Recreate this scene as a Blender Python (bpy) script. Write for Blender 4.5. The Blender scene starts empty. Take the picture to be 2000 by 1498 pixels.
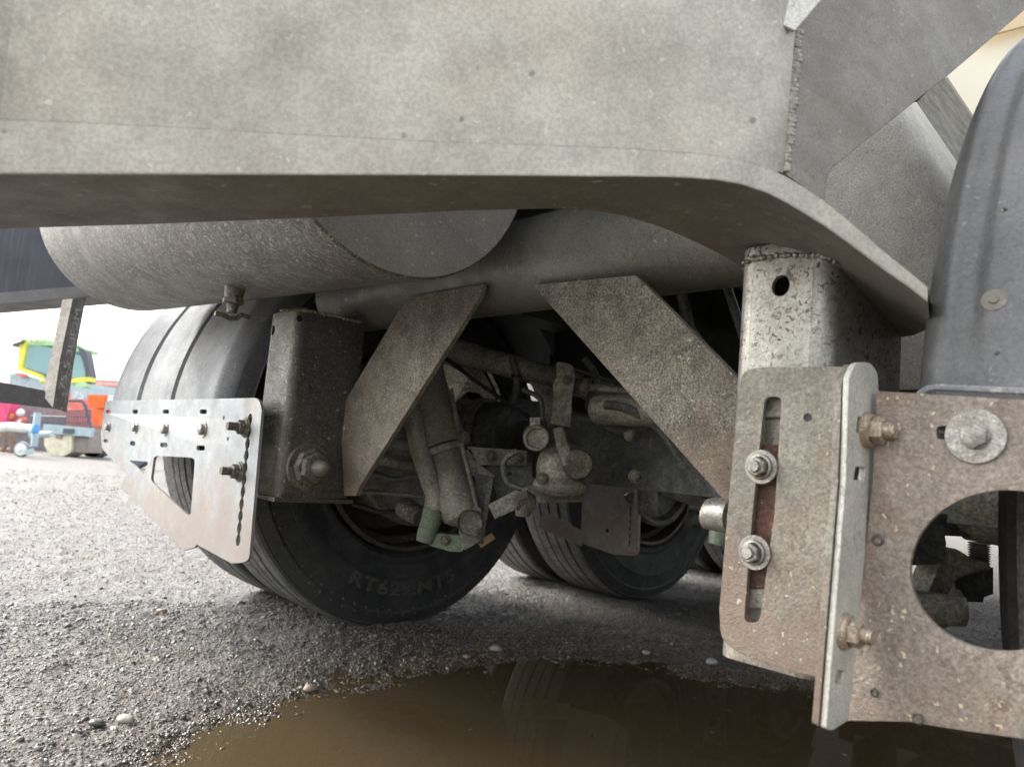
import bpy, bmesh, math, random
import numpy as np
from mathutils import Vector, Matrix, noise
from mathutils.geometry import tessellate_polygon
random.seed(7); np.random.seed(7)
S = bpy.context.scene
col = S.collection
R_ = math.radians

# ------------------------------------------------------------------ camera
FPX, PITCH, ROLL = 1444.0, R_(5.9), R_(5.0)
CAM = Vector((0, 0, 0.5))
F = Vector((0, math.cos(PITCH), math.sin(PITCH)))
r0 = Vector((1, 0, 0)); u0 = Vector((0, -math.sin(PITCH), math.cos(PITCH)))
CR = r0 * math.cos(ROLL) + u0 * math.sin(ROLL)
CU = u0 * math.cos(ROLL) - r0 * math.sin(ROLL)
cam = bpy.data.cameras.new('camera'); camo = bpy.data.objects.new('camera', cam); col.objects.link(camo)
cam.sensor_width = 36; cam.lens = FPX * 36 / 2000; cam.clip_start = 0.02; cam.clip_end = 1000
m = Matrix((CR, CU, -F)).transposed().to_4x4(); m.translation = CAM
camo.matrix_world = m
cam.dof.use_dof = True; cam.dof.focus_distance = 1.05; cam.dof.aperture_fstop = 8.0
S.camera = camo

# ------------------------------------------------------------------ light
SUN_EL, SUN_AZ = R_(40), R_(292)          # azimuth measured clockwise from +Y
world = bpy.data.worlds.new('World'); S.world = world; world.use_nodes = True
nt = world.node_tree; nt.nodes.clear()
wo = nt.nodes.new('ShaderNodeOutputWorld'); bg = nt.nodes.new('ShaderNodeBackground')
sky = nt.nodes.new('ShaderNodeTexSky'); sky.sky_type = 'NISHITA'; sky.sun_disc = False
sky.sun_elevation = SUN_EL; sky.sun_rotation = SUN_AZ; sky.dust_density = 4; sky.air_density = 1.2
hs = nt.nodes.new('ShaderNodeHueSaturation'); hs.inputs['Saturation'].default_value = 0.22
nt.links.new(sky.outputs[0], hs.inputs['Color']); nt.links.new(hs.outputs[0], bg.inputs[0])
bg.inputs[1].default_value = 0.15; nt.links.new(bg.outputs[0], wo.inputs[0])
sl = bpy.data.lights.new('sun', 'SUN'); sl.energy = 1.65; sl.angle = R_(30); sl.color = (1, .985, .96)
so = bpy.data.objects.new('sun', sl); col.objects.link(so)
sd = Vector((math.sin(SUN_AZ) * math.cos(SUN_EL), math.cos(SUN_AZ) * math.cos(SUN_EL), math.sin(SUN_EL)))
so.rotation_euler = sd.to_track_quat('Z', 'Y').to_euler(); so.location = (0, 0, 8)
vs = S.view_settings; vs.view_transform = 'Standard'; vs.look = 'None'; vs.gamma = 1; vs.exposure = 2.0
vs.use_curve_mapping = False
S.cycles.max_bounces = 8; S.cycles.diffuse_bounces = 5; S.cycles.use_denoising = True

# ------------------------------------------------------------------ geometry of the place
UX = Vector((0.728, 0.686, 0)); VX = Vector((0.686, -0.728, 0)); ZX = Vector((0, 0, 1))  # along / across the trailer
def W(u, v, z): return UX * u + VX * v + ZX * z
def ray(px, py): return F + CR * ((px - 1000) / FPX) - CU * ((py - 749) / FPX)
def PN(px, py, n, c):
    d = ray(px, py); return CAM + d * ((c - CAM.dot(n)) / d.dot(n))
def PU(px, py, c): return PN(px, py, UX, c)
def PV(px, py, c): return PN(px, py, VX, c)
def PY(px, py, c): return PN(px, py, Vector((0, 1, 0)), c)
def PZ(px, py, c): return PN(px, py, ZX, c)
def scale_at(p): return (p - CAM).dot(F) / FPX      # metres per photo pixel there

# ------------------------------------------------------------------ mesh helpers
WL = {}
class MB:
    def __init__(s): s.v = []; s.f = []
    def add(s, vs_, fs):
        o = len(s.v); s.v += [Vector(q) for q in vs_]; s.f += [tuple(i + o for i in f) for f in fs]; return s
    def lathe(s, prof, org, axis, seg=32, a0=0, a1=2 * math.pi, ref=None):
        axis = Vector(axis).normalized(); ref = Vector(ref) if ref else (Vector((0, 0, 1)) if abs(axis.z) < .9 else Vector((1, 0, 0)))
        x = (ref - axis * ref.dot(axis)).normalized(); y = axis.cross(x)
        full = abs(a1 - a0 - 2 * math.pi) < 1e-6; n = seg if full else seg + 1
        vs_ = []
        for (r, h) in prof:
            for k in range(n):
                a = a0 + (a1 - a0) * k / seg
                vs_.append(org + axis * h + (x * math.cos(a) + y * math.sin(a)) * r)
        fs = []
        for i in range(len(prof) - 1):
            for k in range(seg):
                k2 = (k + 1) % n
                fs.append((i * n + k, i * n + k2, (i + 1) * n + k2, (i + 1) * n + k))
        return s.add(vs_, fs)
    def cyl(s, p0, p1, r, r1=None, seg=24, cap=True):
        r1 = r if r1 is None else r1; p0 = Vector(p0); p1 = Vector(p1); L = (p1 - p0).length
        pr = [(r, 0), (r1, L)]
        if cap: pr = [(1e-4, 0)] + pr + [(1e-4, L)]
        return s.lathe(pr, p0, p1 - p0, seg)
    def hexn(s, p, axis, r, h, ph=0): 
        p = Vector(p); ax = Vector(axis).normalized()
        return s.lathe([(1e-4, 0), (r, 0), (r, h * .88), (r * .86, h), (1e-4, h)], p, ax, 6)
    def tube(s, pts, r, seg=12, cap=True):
        pts = [Vector(p) for p in pts]; rr = r if isinstance(r, (list, tuple)) else [r] * len(pts)
        vs_ = []; up = Vector((0.13, 0.31, 0.94))
        for i, p in enumerate(pts):
            t = (pts[min(i + 1, len(pts) - 1)] - pts[max(i - 1, 0)]).normalized()
            x = t.cross(up).normalized(); y = t.cross(x)
            for k in range(seg):
                a = 2 * math.pi * k / seg; vs_.append(p + (x * math.cos(a) + y * math.sin(a)) * rr[i])
        fs = [(i * seg + k, i * seg + (k + 1) % seg, (i + 1) * seg + (k + 1) % seg, (i + 1) * seg + k) for i in range(len(pts) - 1) for k in range(seg)]
        if cap: fs += [tuple(range(seg))[::-1], tuple(range((len(pts) - 1) * seg, len(pts) * seg))]
        return s.add(vs_, fs)
    def box(s, c, x, y, z):                     # c centre, half vectors
        c = Vector(c); vs_ = [c + x * i + y * j + z * k for i in (-1, 1) for j in (-1, 1) for k in (-1, 1)]
        return s.add(vs_, [(0, 1, 3, 2), (4, 6, 7, 5), (0, 4, 5, 1), (2, 3, 7, 6), (0, 2, 6, 4), (1, 5, 7, 3)])
    def ball(s, c, r, seg=16, sq=(1, 1, 1)):
        n = 10; vs_ = []
        c = Vector(c)
        prof = [(max(1e-4, r * math.sin(math.pi * i / n)), -r * math.cos(math.pi * i / n)) for i in range(n + 1)]
        o = len(s.v); s.lathe(prof, Vector((0, 0, 0)), (0, 0, 1), seg)
        for i in range(o, len(s.v)):
            q = s.v[i]; s.v[i] = c + Vector((q.x * sq[0], q.y * sq[1], q.z * sq[2]))
        return s
    def plate(s, outer, holes=(), n=None, t=.006):   # 3D loops in one plane; n points to the seen side
        loops = [outer] + list(holes); flat = [p for l in loops for p in l]
        tris = tessellate_polygon([[Vector(p) for p in l] for l in loops])
        n = Vector(n).normalized(); off = -n * t; N = len(flat)
        vs_ = [Vector(p) for p in flat] + [Vector(p) + off for p in flat]; fs = []
        for a, b, c in tris:
            nn = (flat[b] - flat[a]).cross(flat[c] - flat[a])
            if nn.length < 1e-12: continue
            if nn.dot(n) < 0: a, b, c = c, b, a
            fs += [(a, b, c), (c + N, b + N, a + N)]
        k = 0
        for l in loops:
            L = len(l)
            for i in range(L): fs.append((k + i, k + (i + 1) % L, k + (i + 1) % L + N, k + i + N))
            k += L
        return s.add(vs_, fs)
    def strip(s, A, B):                          # quads between two rows
        n = len(A); return s.add(list(A) + list(B), [(i, i + 1, n + i + 1, n + i) for i in range(n - 1)])
    def build(s, name, mat, parent=None, kind=None, label=None, smooth=38):
        P = np.array([tuple(q) for q in s.v]); lo = P.min(0); hi = P.max(0); c = Vector(((lo[0] + hi[0]) / 2, (lo[1] + hi[1]) / 2, lo[2]))
        me = bpy.data.meshes.new(name); bm = bmesh.new()
        vv = [bm.verts.new(q - c) for q in s.v]
        for f in s.f:
            if len(set(f)) < 3: continue
            try: bm.faces.new([vv[i] for i in f])
            except ValueError: pass
        bmesh.ops.remove_doubles(bm, verts=bm.verts, dist=2e-5)
        bmesh.ops.recalc_face_normals(bm, faces=bm.faces)
        for f in bm.faces: f.smooth = True
        for e in bm.edges:
            if len(e.link_faces) != 2 or e.calc_face_angle(0) > R_(smooth): e.smooth = False
        bm.to_mesh(me); bm.free(); me.materials.append(mat)
        o = bpy.data.objects.new(name, me); col.objects.link(o); o.location = c; WL[o.name] = c.copy()
        if parent:
            o.parent = parent; o.location = c - WL[parent.name]
        if kind: o['kind'] = kind
        if label: o['label'] = label
        return o
def thing(name, label, cat, loc, group=None):
    o = bpy.data.objects.new(name, None); col.objects.link(o); o.location = loc; WL[o.name] = Vector(loc)
    o.empty_display_size = .1; o['label'] = label; o['category'] = cat
    if group: o['group'] = group
    return o
def group_part(name, parent, loc, label=None):
    o = bpy.data.objects.new(name, None); col.objects.link(o); WL[o.name] = Vector(loc); o.parent = parent; o.location = Vector(loc) - WL[parent.name]
    if label: o['label'] = label
    return o
def tag(o, label, cat, group=None):
    o['label'] = label; o['category'] = cat
    if group: o['group'] = group
    return o
def fil(pts, r=0, k=5):                          # rounded corners in the drawing plane; pts may carry their own radius
    out = []; n = len(pts)
    for i, p in enumerate(pts):
        rr = p[2] if len(p) > 2 else r; q = Vector(p[:2])
        if rr <= 0: out.append((q.x, q.y)); continue
        a = Vector(pts[i - 1][:2]) - q; b = Vector(pts[(i + 1) % n][:2]) - q
        d = min(rr, a.length * .45, b.length * .45); A = q + a.normalized() * d; B = q + b.normalized() * d
        for j in range(k + 1):
            t = j / k; w = A * (1 - t) ** 2 + q * 2 * t * (1 - t) + B * t * t; out.append((w.x, w.y))
    return out
def circ(c, r, n=32, ry=None): 
    ry = ry or r; return [(c[0] + r * math.cos(2 * math.pi * i / n), c[1] + ry * math.sin(2 * math.pi * i / n)) for i in range(n)]

# ------------------------------------------------------------------ materials
def lin(c): 
    c = [x / 255 for x in c]; return tuple((x / 12.92 if x <= .04045 else ((x + .055) / 1.055) ** 2.4) for x in c) + (1,)
class NT:
    def __init__(s, name):
        s.m = bpy.data.materials.new(name); s.m.use_nodes = True; s.t = s.m.node_tree; s.t.nodes.clear()
        s.out = s.n('ShaderNodeOutputMaterial'); s.b = s.n('ShaderNodeBsdfPrincipled'); s.l(s.b.outputs[0], s.out.inputs[0])
        s.pos = s.n('ShaderNodeNewGeometry').outputs['Position']
    def n(s, t, **k):
        x = s.t.nodes.new(t)
        for a, v in k.items(): setattr(x, a, v)
        return x
    def l(s, a, b): s.t.links.new(a, b)
    def noise(s, scale, detail=4, rough=.6, vec=None, dist=0):
        x = s.n('ShaderNodeTexNoise'); x.inputs['Scale'].default_value = scale; x.inputs['Detail'].default_value = detail
        x.inputs['Roughness'].default_value = rough; x.inputs['Distortion'].default_value = dist; s.l(vec or s.pos, x.inputs['Vector']); return x.outputs[0]
    def vor(s, scale, vec=None, feat='F1', out=0):
        x = s.n('ShaderNodeTexVoronoi'); x.feature = feat; x.inputs['Scale'].default_value = scale; s.l(vec or s.pos, x.inputs['Vector']); return x.outputs[out]
    def ramp(s, fac, a, b, va=0, vb=1):
        x = s.n('ShaderNodeMapRange'); x.inputs[1].default_value = a; x.inputs[2].default_value = b; x.inputs[3].default_value = va; x.inputs[4].default_value = vb
        s.l(fac, x.inputs[0]); return x.outputs[0]
    def math(s, op, a, b):
        x = s.n('ShaderNodeMath', operation=op); x.use_clamp = False
        for i, q in enumerate((a, b)):
            if isinstance(q, (int, float)): x.inputs[i].default_value = q
            else: s.l(q, x.inputs[i])
        return x.outputs[0]
    def mix(s, fac, a, b, blend='MIX'):
        x = s.n('ShaderNodeMix', data_type='RGBA', blend_type=blend)
        for i, q in ((0, fac), (6, a), (7, b)):
            if isinstance(q, (int, float)): x.inputs[i].default_value = q
            elif isinstance(q, tuple): x.inputs[i].default_value = q
            else: s.l(q, x.inputs[i])
        return x.outputs[2]
    def bump(s, h, strength=.3, dist=.002, bevel=0):
        x = s.n('ShaderNodeBump'); x.inputs['Strength'].default_value = strength; x.inputs['Distance'].default_value = dist; s.l(h, x.inputs['Height'])
        if bevel:
            b = s.n('ShaderNodeBevel', samples=4); b.inputs[0].default_value = bevel; s.l(b.outputs[0], x.inputs['Normal'])
        s.l(x.outputs[0], s.b.inputs['Normal'])
    def sep(s): 
        x = s.n('ShaderNodeSeparateXYZ'); s.l(s.pos, x.inputs[0]); return x.outputs

def metal(name, c1, c2, big=6, grain=.25, gs=260, light=0, lsc=70, lcol=(225, 220, 205), dark=0, dsc=110, dcol=(52, 45, 38), rough=.5, met=.3, dots=0,
          bump=.25, bs=320, rust=0, rcol=(118, 84, 64), rz=None, bevel=.0015, streak=0, worm=0):
    t = NT(name)
    base = t.mix(t.ramp(t.noise(big, 6, .65), .36, .64), lin(c1), lin(c2))
    base = t.mix(1.0, base, t.mix(t.ramp(t.noise(big * 5, 5, .7), .38, .62), (1 - grain * .6,) * 3 + (1,), (1 + grain * .4,) * 3 + (1,)), 'MULTIPLY')
    g = t.noise(gs, 3, .7)
    base = t.mix(1.0, base, t.mix(t.ramp(g, .40, .60), (1 - grain,) * 3 + (1,), (1 + grain,) * 3 + (1,)), 'MULTIPLY')
    if rust:
        rm = t.noise(big * 1.7, 8, .75)
        if rz:                                    # rust settles towards the lower end of the piece
            z = t.ramp(t.sep()[2], rz[0], rz[1]); rm = t.math('ADD', rm, t.math('MULTIPLY', z, .28))
        rf = t.math('MULTIPLY', t.ramp(rm, .5, .72), rust); base = t.mix(rf, base, lin(rcol))
    if streak:
        mp = t.n('ShaderNodeMapping'); mp.inputs['Scale'].default_value = (90, 90, 5); t.l(t.pos, mp.inputs[0])
        base = t.mix(t.math('MULTIPLY', t.ramp(t.noise(1, 4, .6, mp.outputs[0]), .5, .75), streak), base, lin((165, 158, 142)))
    hgt = t.noise(bs, 4, .7)
    if dark:
        w = t.noise(dsc * 1.0, 3, .6, dist=1.5); msk = t.noise(9, 4, .6)
        f = t.math('MULTIPLY', t.ramp(w, .565, .61), t.ramp(msk, .35, .6)); f = t.math('MULTIPLY', f, dark); base = t.mix(f, base, lin(dcol))
    if light:
        wn = t.n('ShaderNodeTexNoise'); wn.inputs['Scale'].default_value = lsc * 1.3; wn.inputs['Detail'].default_value = 3; t.l(t.pos, wn.inputs['Vector'])
        wm_ = t.n('ShaderNodeVectorMath', operation='MULTIPLY_ADD'); wm_.inputs[1].default_value = (1.6 / lsc,) * 3; t.l(wn.outputs['Color'], wm_.inputs[0]); t.l(t.pos, wm_.inputs[2])
        v = t.vor(lsc, vec=wm_.outputs[0]); rnd = t.vor(lsc, vec=wm_.outputs[0], out=1)
        sx = t.n('ShaderNodeSeparateColor'); t.l(rnd, sx.inputs[0])
        f = t.math('MULTIPLY', t.ramp(t.math('ADD', v, t.math('MULTIPLY', sx.outputs[1], .22)), .34, .26), t.ramp(sx.outputs[0], .6, .66))
        f = t.math('MULTIPLY', f, t.ramp(t.noise(11, 3, .6), .36, .56)); base = t.mix(t.math('MULTIPLY', f, light), base, lin(lcol))
        hgt = t.math('ADD', hgt, t.math('MULTIPLY', f, 1.2))
    if dots:
        v = t.vor(34); rnd = t.vor(34, out=1); sx = t.n('ShaderNodeSeparateColor'); t.l(rnd, sx.inputs[0])
        f = t.math('MULTIPLY', t.ramp(t.math('ADD', v, t.math('MULTIPLY', t.noise(160, 2), .2)), .22, .16), t.ramp(sx.outputs[1], .7, .75)); base = t.mix(t.math('MULTIPLY', f, dots), base, lin((92, 84, 74)))
    if worm:
        w = t.noise(worm, 2, .5, dist=2.2); ridge = t.math('ABSOLUTE', t.math('SUBTRACT', w, .5), 0)
        rr = t.ramp(ridge, .035, .005); hgt = t.math('ADD', hgt, t.math('MULTIPLY', rr, .9)); base = t.mix(t.math('MULTIPLY', rr, .35), base, lin(lcol))
    t.l(base, t.b.inputs['Base Color']); t.b.inputs['Metallic'].default_value = met
    t.l(t.ramp(t.noise(big * 4, 4), .3, .7, rough - .12, rough + .12), t.b.inputs['Roughness'])
    t.bump(hgt, bump, .002, bevel); return t.m
def plain(name, c, rough=.6, met=0, var=.2, sc=12, bump=.1):
    t = NT(name); b = t.mix(t.ramp(t.noise(sc, 5), .3, .7), tuple(x * (1 - var) for x in lin(c)[:3]) + (1,), tuple(min(1, x * (1 + var)) for x in lin(c)[:3]) + (1,))
    t.l(b, t.b.inputs['Base Color']); t.b.inputs['Roughness'].default_value = rough; t.b.inputs['Metallic'].default_value = met
    t.bump(t.noise(sc * 14, 3), bump, .002); return t.m

M = {}
M['beam'] = metal('weathered_beam_steel', (170, 165, 153), (154, 150, 140), 4, .11, 300, light=.3, lsc=110, dots=.6, rough=0.46, met=0.75, bump=0.2, rust=0.25, bevel=.003, rcol=(158, 142, 126))
M['flange'] = metal('beam_flange_steel', (156, 152, 143), (130, 127, 119), 9, .15, 300, light=.35, lsc=110, rough=0.44, met=0.75, bump=0.2, rust=0.4, rcol=(112, 92, 76), bevel=.0025)
M['under'] = metal('dark_rusty_flange_underside', (122, 118, 109), (106, 103, 96), 6, .12, 300, light=.3, lsc=90, rough=.6, met=.2, bump=.25, rust=.5, rcol=(104, 86, 72), bevel=0, streak=.12)  # darker base than the beam faces, brown rust over it
M['gusset'] = metal('gusset_steel', (126, 122, 112), (108, 104, 96), 5, .14, 420, light=.15, lsc=120, dark=.3, rough=0.45, met=0.4, bump=.12, rust=.25, rcol=(128, 108, 92))
M['web_far'] = metal('pitted_steel', (228, 225, 216), (206, 203, 194), 6, .2, 420, dark=.25, dsc=160, rough=0.4, met=0.25, bump=.6, bs=340, worm=120)
M['post_near'] = metal('flaking_galvanised_post', (172, 171, 163), (148, 147, 139), 8, .16, 300, dark=1.0, dsc=135, dcol=(60, 52, 42), rough=0.42, met=0.65, bump=.3, rust=.4, rz=(.66, .4), rcol=(128, 106, 88), streak=.15)
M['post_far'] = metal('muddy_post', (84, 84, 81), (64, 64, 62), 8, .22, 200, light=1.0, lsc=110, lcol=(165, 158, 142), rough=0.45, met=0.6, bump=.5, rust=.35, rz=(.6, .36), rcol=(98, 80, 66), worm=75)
M['brace'] = metal('dusty_brace', (126, 121, 108), (108, 104, 94), 6, 0.5, 330, light=.5, lsc=200, dark=.5, dsc=210, rough=.62, met=0.25, bump=0.8, rust=.6, rz=(.66, .36), rcol=(122, 102, 88))
M['tube'] = metal('cross_tube_steel', (124, 123, 116), (104, 104, 98), 5, .14, 300, light=.3, lsc=80, rough=0.5, met=0.4, bump=.12, dark=.3)
M['tank'] = metal('tank_steel', (100, 99, 96), (86, 85, 82), 5, .12, 300, light=0.5, lsc=120, rough=0.55, met=0.35, bump=.25, rust=.3, rcol=(118, 104, 94), worm=48)
M['tank_end'] = metal('tank_end_steel', (118, 116, 109), (104, 102, 96), 5, .14, 300, light=.3, lsc=140, rough=.6, met=0, bump=.2)
M['plate_near'] = metal('rusty_bracket_plate', (148, 138, 127), (124, 114, 105), 6, 0.22, 280, light=.95, lsc=170, dark=.5, dsc=55, dcol=(96, 76, 64), rough=0.48, met=0.3, bump=0.6, rust=0.85, rcol=(132, 102, 82), bevel=.001, lcol=(206, 192, 166))
M['plate_slot'] = metal('dirty_slotted_plate', (142, 139, 128), (118, 114, 104), 6, 0.22, 280, light=.8, lsc=170, dark=.4, dsc=60, dcol=(86, 72, 60), rough=.55, met=0.35, bump=0.5, rust=0.7, rz=(.46, .32), rcol=(126, 106, 92), bevel=.001, lcol=(206, 194, 170))
M['flange_near'] = metal('bright_bent_flange', (205, 203, 194), (184, 182, 172), 10, .12, 400, light=.6, lsc=90, rough=.45, met=.3, bump=.25, dark=.4, dsc=120, bevel=.002)
M['plate_far'] = metal('galvanised_plate', (146, 151, 154), (128, 133, 136), 7, .1, 350, dark=.3, dsc=70, dcol=(120, 105, 92), rough=0.5, met=0.3, bump=.15, rust=.6, rz=(.46, .30), rcol=(136, 118, 104), bevel=.001)
M['plate_mid'] = metal('worn_inner_plate', (190, 188, 184), (166, 162, 156), 6, .16, 260, dark=.3, rough=.5, met=.3, bump=.2, rust=.5, rz=(.5, .2), rcol=(146, 120, 104))
M['guard'] = metal('grey_plastic_guard', (136, 138, 140), (116, 118, 120), 4, .14, 330, light=.35, lsc=90, dark=.35, dsc=150, rough=.68, met=0, bump=.25, rust=.2, rcol=(140, 132, 120), bevel=0)
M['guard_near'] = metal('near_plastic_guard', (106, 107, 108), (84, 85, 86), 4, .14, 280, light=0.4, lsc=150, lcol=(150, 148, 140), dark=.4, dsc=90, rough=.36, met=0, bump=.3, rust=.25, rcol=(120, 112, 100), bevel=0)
M['bolt'] = metal('zinc_bolt', (168, 166, 160), (130, 126, 118), 60, .25, 500, dark=.4, dsc=300, rough=.35, met=.6, bump=.3, rust=.3, rcol=(130, 104, 80), bevel=.0008)
M['bolt_gold'] = metal('muddy_nut', (176, 162, 142), (146, 130, 110), 60, .25, 500, light=.9, lsc=220, rough=.4, met=.4, bump=.4, bevel=.0008)
M['bolt_dirty'] = metal('crusted_bolt', (110, 104, 92), (78, 73, 64), 50, .35, 300, light=.8, lsc=160, rough=.6, met=.2, bump=.9, bs=250, bevel=.001)
M['weld'] = metal('weld_metal', (156, 151, 140), (136, 132, 122), 60, .25, 400, light=.5, lsc=200, rough=.4, met=.5, bump=.5, bevel=0)
M['rustbar'] = metal('red_rust_bar', (108, 76, 62), (84, 60, 50), 40, .25, 260, light=.6, lsc=130, rough=.65, met=0, bump=.6)
M['grime'] = metal('greasy_axle_parts', (144, 140, 128), (84, 84, 79), 9, .35, 160, light=.6, lsc=150, lcol=(140, 132, 112), rough=.52, met=.15, bump=.9, bs=110, rust=.4, rcol=(92, 76, 62), bevel=.003)
M['grime_dark'] = metal('black_axle_parts', (100, 101, 96), (58, 61, 59), 9, .3, 160, light=.5, lsc=80, lcol=(96, 94, 84), rough=.5, met=.15, bump=.9, bs=120, bevel=.003)
M['shock'] = metal('damper_paint', (150, 146, 134), (112, 110, 100), 8, .25, 200, light=.6, lsc=130, rough=.5, met=.15, bump=.6, rust=.6, rcol=(108, 84, 68), bevel=.002)
M['green'] = metal('greenish_bracket_paint', (112, 128, 104), (92, 100, 86), 8, .25, 200, light=.5, lsc=110, rough=.55, met=.1, bump=.5, bevel=.002)
M['torn'] = metal('torn_pale_sheet', (242, 238, 226), (206, 198, 180), 22, .3, 220, dark=.8, dsc=60, rough=.6, met=.1, bump=.8)
M['rim'] = metal('dirty_rim_paint', (84, 74, 66), (66, 60, 55), 8, .2, 200, light=.3, lsc=90, rough=.5, met=.2, bump=.4, rust=.4, rcol=(96, 76, 64), bevel=0)
M['rubber'] = metal('dusty_tyre_rubber', (62, 62, 61), (44, 45, 46), 7, .25, 260, light=.25, lsc=120, lcol=(120, 116, 106), rough=.72, met=0, bump=.5, bs=200, bevel=0)
M['tread'] = metal('worn_tread_rubber', (116, 116, 114), (86, 87, 86), 9, .28, 220, rough=.75, met=0, bump=.7, bs=180, bevel=0)
M['letter'] = metal('dusty_raised_rubber', (86, 81, 75), (68, 66, 62), 12, .25, 240, rough=.75, met=0, bump=.4, bevel=0)
M['navy'] = metal('navy_paint', (52, 56, 72), (42, 45, 60), 5, .12, 200, rough=.4, met=0, bump=.2, streak=.12)
M['rail_grey'] = metal('grey_rail_paint', (116, 115, 114), (98, 97, 97), 5, .12, 300, rough=.5, met=.1, bump=.2)
M['post_lit'] = metal('gritty_lit_post_face', (176, 170, 160), (150, 144, 134), 8, .25, 250, dark=.4, rough=.6, met=0, bump=.6)
M['post_shaded'] = metal('dirty_shaded_post_face', (88, 84, 78), (72, 69, 64), 8, .25, 250, rough=.6, met=0, bump=.6, light=.4, lsc=60)  # same post as the line above; lit and shaded sides put into two colours
M['bar_dark'] = metal('dark_rubber_rail', (60, 58, 58), (46, 45, 45), 8, .2, 250, rough=.6, met=0, bump=.3)
M['cream'] = plain('cream_body_paint', (240, 232, 208), .45, 0, .04, 3, .03)
M['beige'] = plain('beige_panel', (214, 190, 152), .5, 0, .06, 3, .03)
M['deck'] = metal('underfloor_steel', (92, 92, 88), (76, 76, 73), 3, .15, 100, rough=.6, met=.1, bump=.2)
M['black'] = plain('black_rubber_and_shade', (26, 27, 28), .6, 0, .2, 10, .2)
M['orange_tag'] = plain('faded_orange_tag', (168, 140, 112), .6, 0, .3, 60, .3)
for k, c, r in (('y_yellow', (238, 230, 90), .4), ('y_green', (175, 222, 165), .4), ('y_red', (232, 120, 105), .5), ('y_orange', (248, 118, 52), .45), ('y_pink', (226, 84, 128), .5),
                ('y_white', (228, 230, 226), .5), ('y_grey', (128, 128, 132), .5), ('y_dark', (84, 90, 100), .5), ('y_blue', (90, 155, 215), .4), ('y_brown', (134, 112, 98), .8),
                ('y_galv', (170, 190, 196), .4), ('y_cream', (232, 226, 200), .5), ('y_gold', (228, 176, 60), .4), ('y_taupe', (150, 140, 134), .6), ('y_lred', (222, 150, 142), .5)):
    M[k] = plain('yard_' + k[2:], c, r)
tg = NT('cab_glass'); tg.b.inputs['Base Color'].default_value = (.55, .8, .82, 1); tg.b.inputs['Roughness'].default_value = .05
tg.b.inputs['Transmission Weight'].default_value = .6; tg.b.inputs['IOR'].default_value = 1.1; M['glass'] = tg.m

# ------------------------------------------------------------------ ground with puddle
shore = [(330, 1540), (352, 1496), (400, 1462), (478, 1424), (560, 1388), (650, 1352), (750, 1326), (850, 1312), (905, 1306), (960, 1304), (1100, 1300), (1200, 1302),
         (1300, 1312), (1400, 1326), (1500, 1338), (1600, 1348), (1800, 1362), (2000, 1372), (2300, 1395)]
sh = np.array([tuple(PZ(x, y, 0).xy) for x, y in shore])
poly = np.vstack([sh, [[.95, .35], [.6, -.2], [-.1, -.3], [-.42, .25]]])
def sdist(P):
    n = len(poly); d = np.full(len(P), 1e9); ins = np.zeros(len(P), bool)
    for i in range(n):
        a = poly[i]; b = poly[(i + 1) % n]; ab = b - a; t = np.clip(((P - a) @ ab) / (ab @ ab), 0, 1)
        d = np.minimum(d, np.hypot(*(P - a - t[:, None] * ab).T))
        c = ((a[1] > P[:, 1]) != (b[1] > P[:, 1])) & (P[:, 0] < (b[0] - a[0]) * (P[:, 1] - a[1]) / (b[1] - a[1] + 1e-12) + a[0]); ins ^= c
    return np.where(ins, -d, d)
def ground_h(P):
    s = sdist(P)
    near = np.hypot(P[:, 0], P[:, 1]) < 9
    h = np.zeros(len(P))
    for i in np.nonzero(near)[0]:
        x, y = P[i]
        h[i] = .008 * noise.noise((x * 2.3, y * 2.3, 1)) + .009 * noise.noise((x * 8, y * 8, 4)) + .0055 * noise.noise((x * 30, y * 30, 7)) + .003 * noise.noise((x * 90, y * 90, 3))
    h = h + np.clip(s, -.25, .12) * np.where(s < 0, .07, .07) - .002
    return h, s
rad = np.concatenate([np.geomspace(.25, 6, 470), np.geomspace(6.3, 400, 60)])
fine = np.linspace(-44, 44, 420); coarse = np.linspace(46, 314, 60)
ang = np.radians(np.concatenate([fine, coarse])); nA = len(ang)
RR, AA = np.meshgrid(rad, ang, indexing='ij'); GP = np.stack([np.sin(AA) * RR, np.cos(AA) * RR], -1).reshape(-1, 2)
gh, gs_ = ground_h(GP)
V = np.column_stack([GP, gh]); nr = len(rad)
idx = np.arange(nr * nA).reshape(nr, nA); nx = np.roll(idx, -1, 1)
Fq = np.stack([idx[:-1], idx[1:], nx[1:], nx[:-1]], -1).reshape(-1, 4)
Vl = np.vstack([V, [[0, 0, -.01]]]); cidx = len(Vl) - 1
faces = Fq.tolist() + [(int(idx[0, k]), int(nx[0, k]), cidx) for k in range(nA)]
gm = bpy.data.meshes.new('gravel_yard'); gm.from_pydata(Vl.tolist(), [], faces); gm.update()
gm.polygons.foreach_set('use_smooth', [True] * len(gm.polygons))
wet = np.exp(-np.clip(np.append(gs_, -1) - .01, 0, 9) / .16)
si = np.exp(-np.clip(np.append(gs_, -1), 0, 9) / .4); at2 = gm.attributes.new('silt', 'FLOAT', 'POINT'); at2.data.foreach_set('value', si.astype(np.float32))
at = gm.attributes.new('wet', 'FLOAT', 'POINT'); at.data.foreach_set('value', wet.astype(np.float32))
go = bpy.data.objects.new('gravel_yard', gm); col.objects.link(go); go['kind'] = 'structure'

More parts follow.
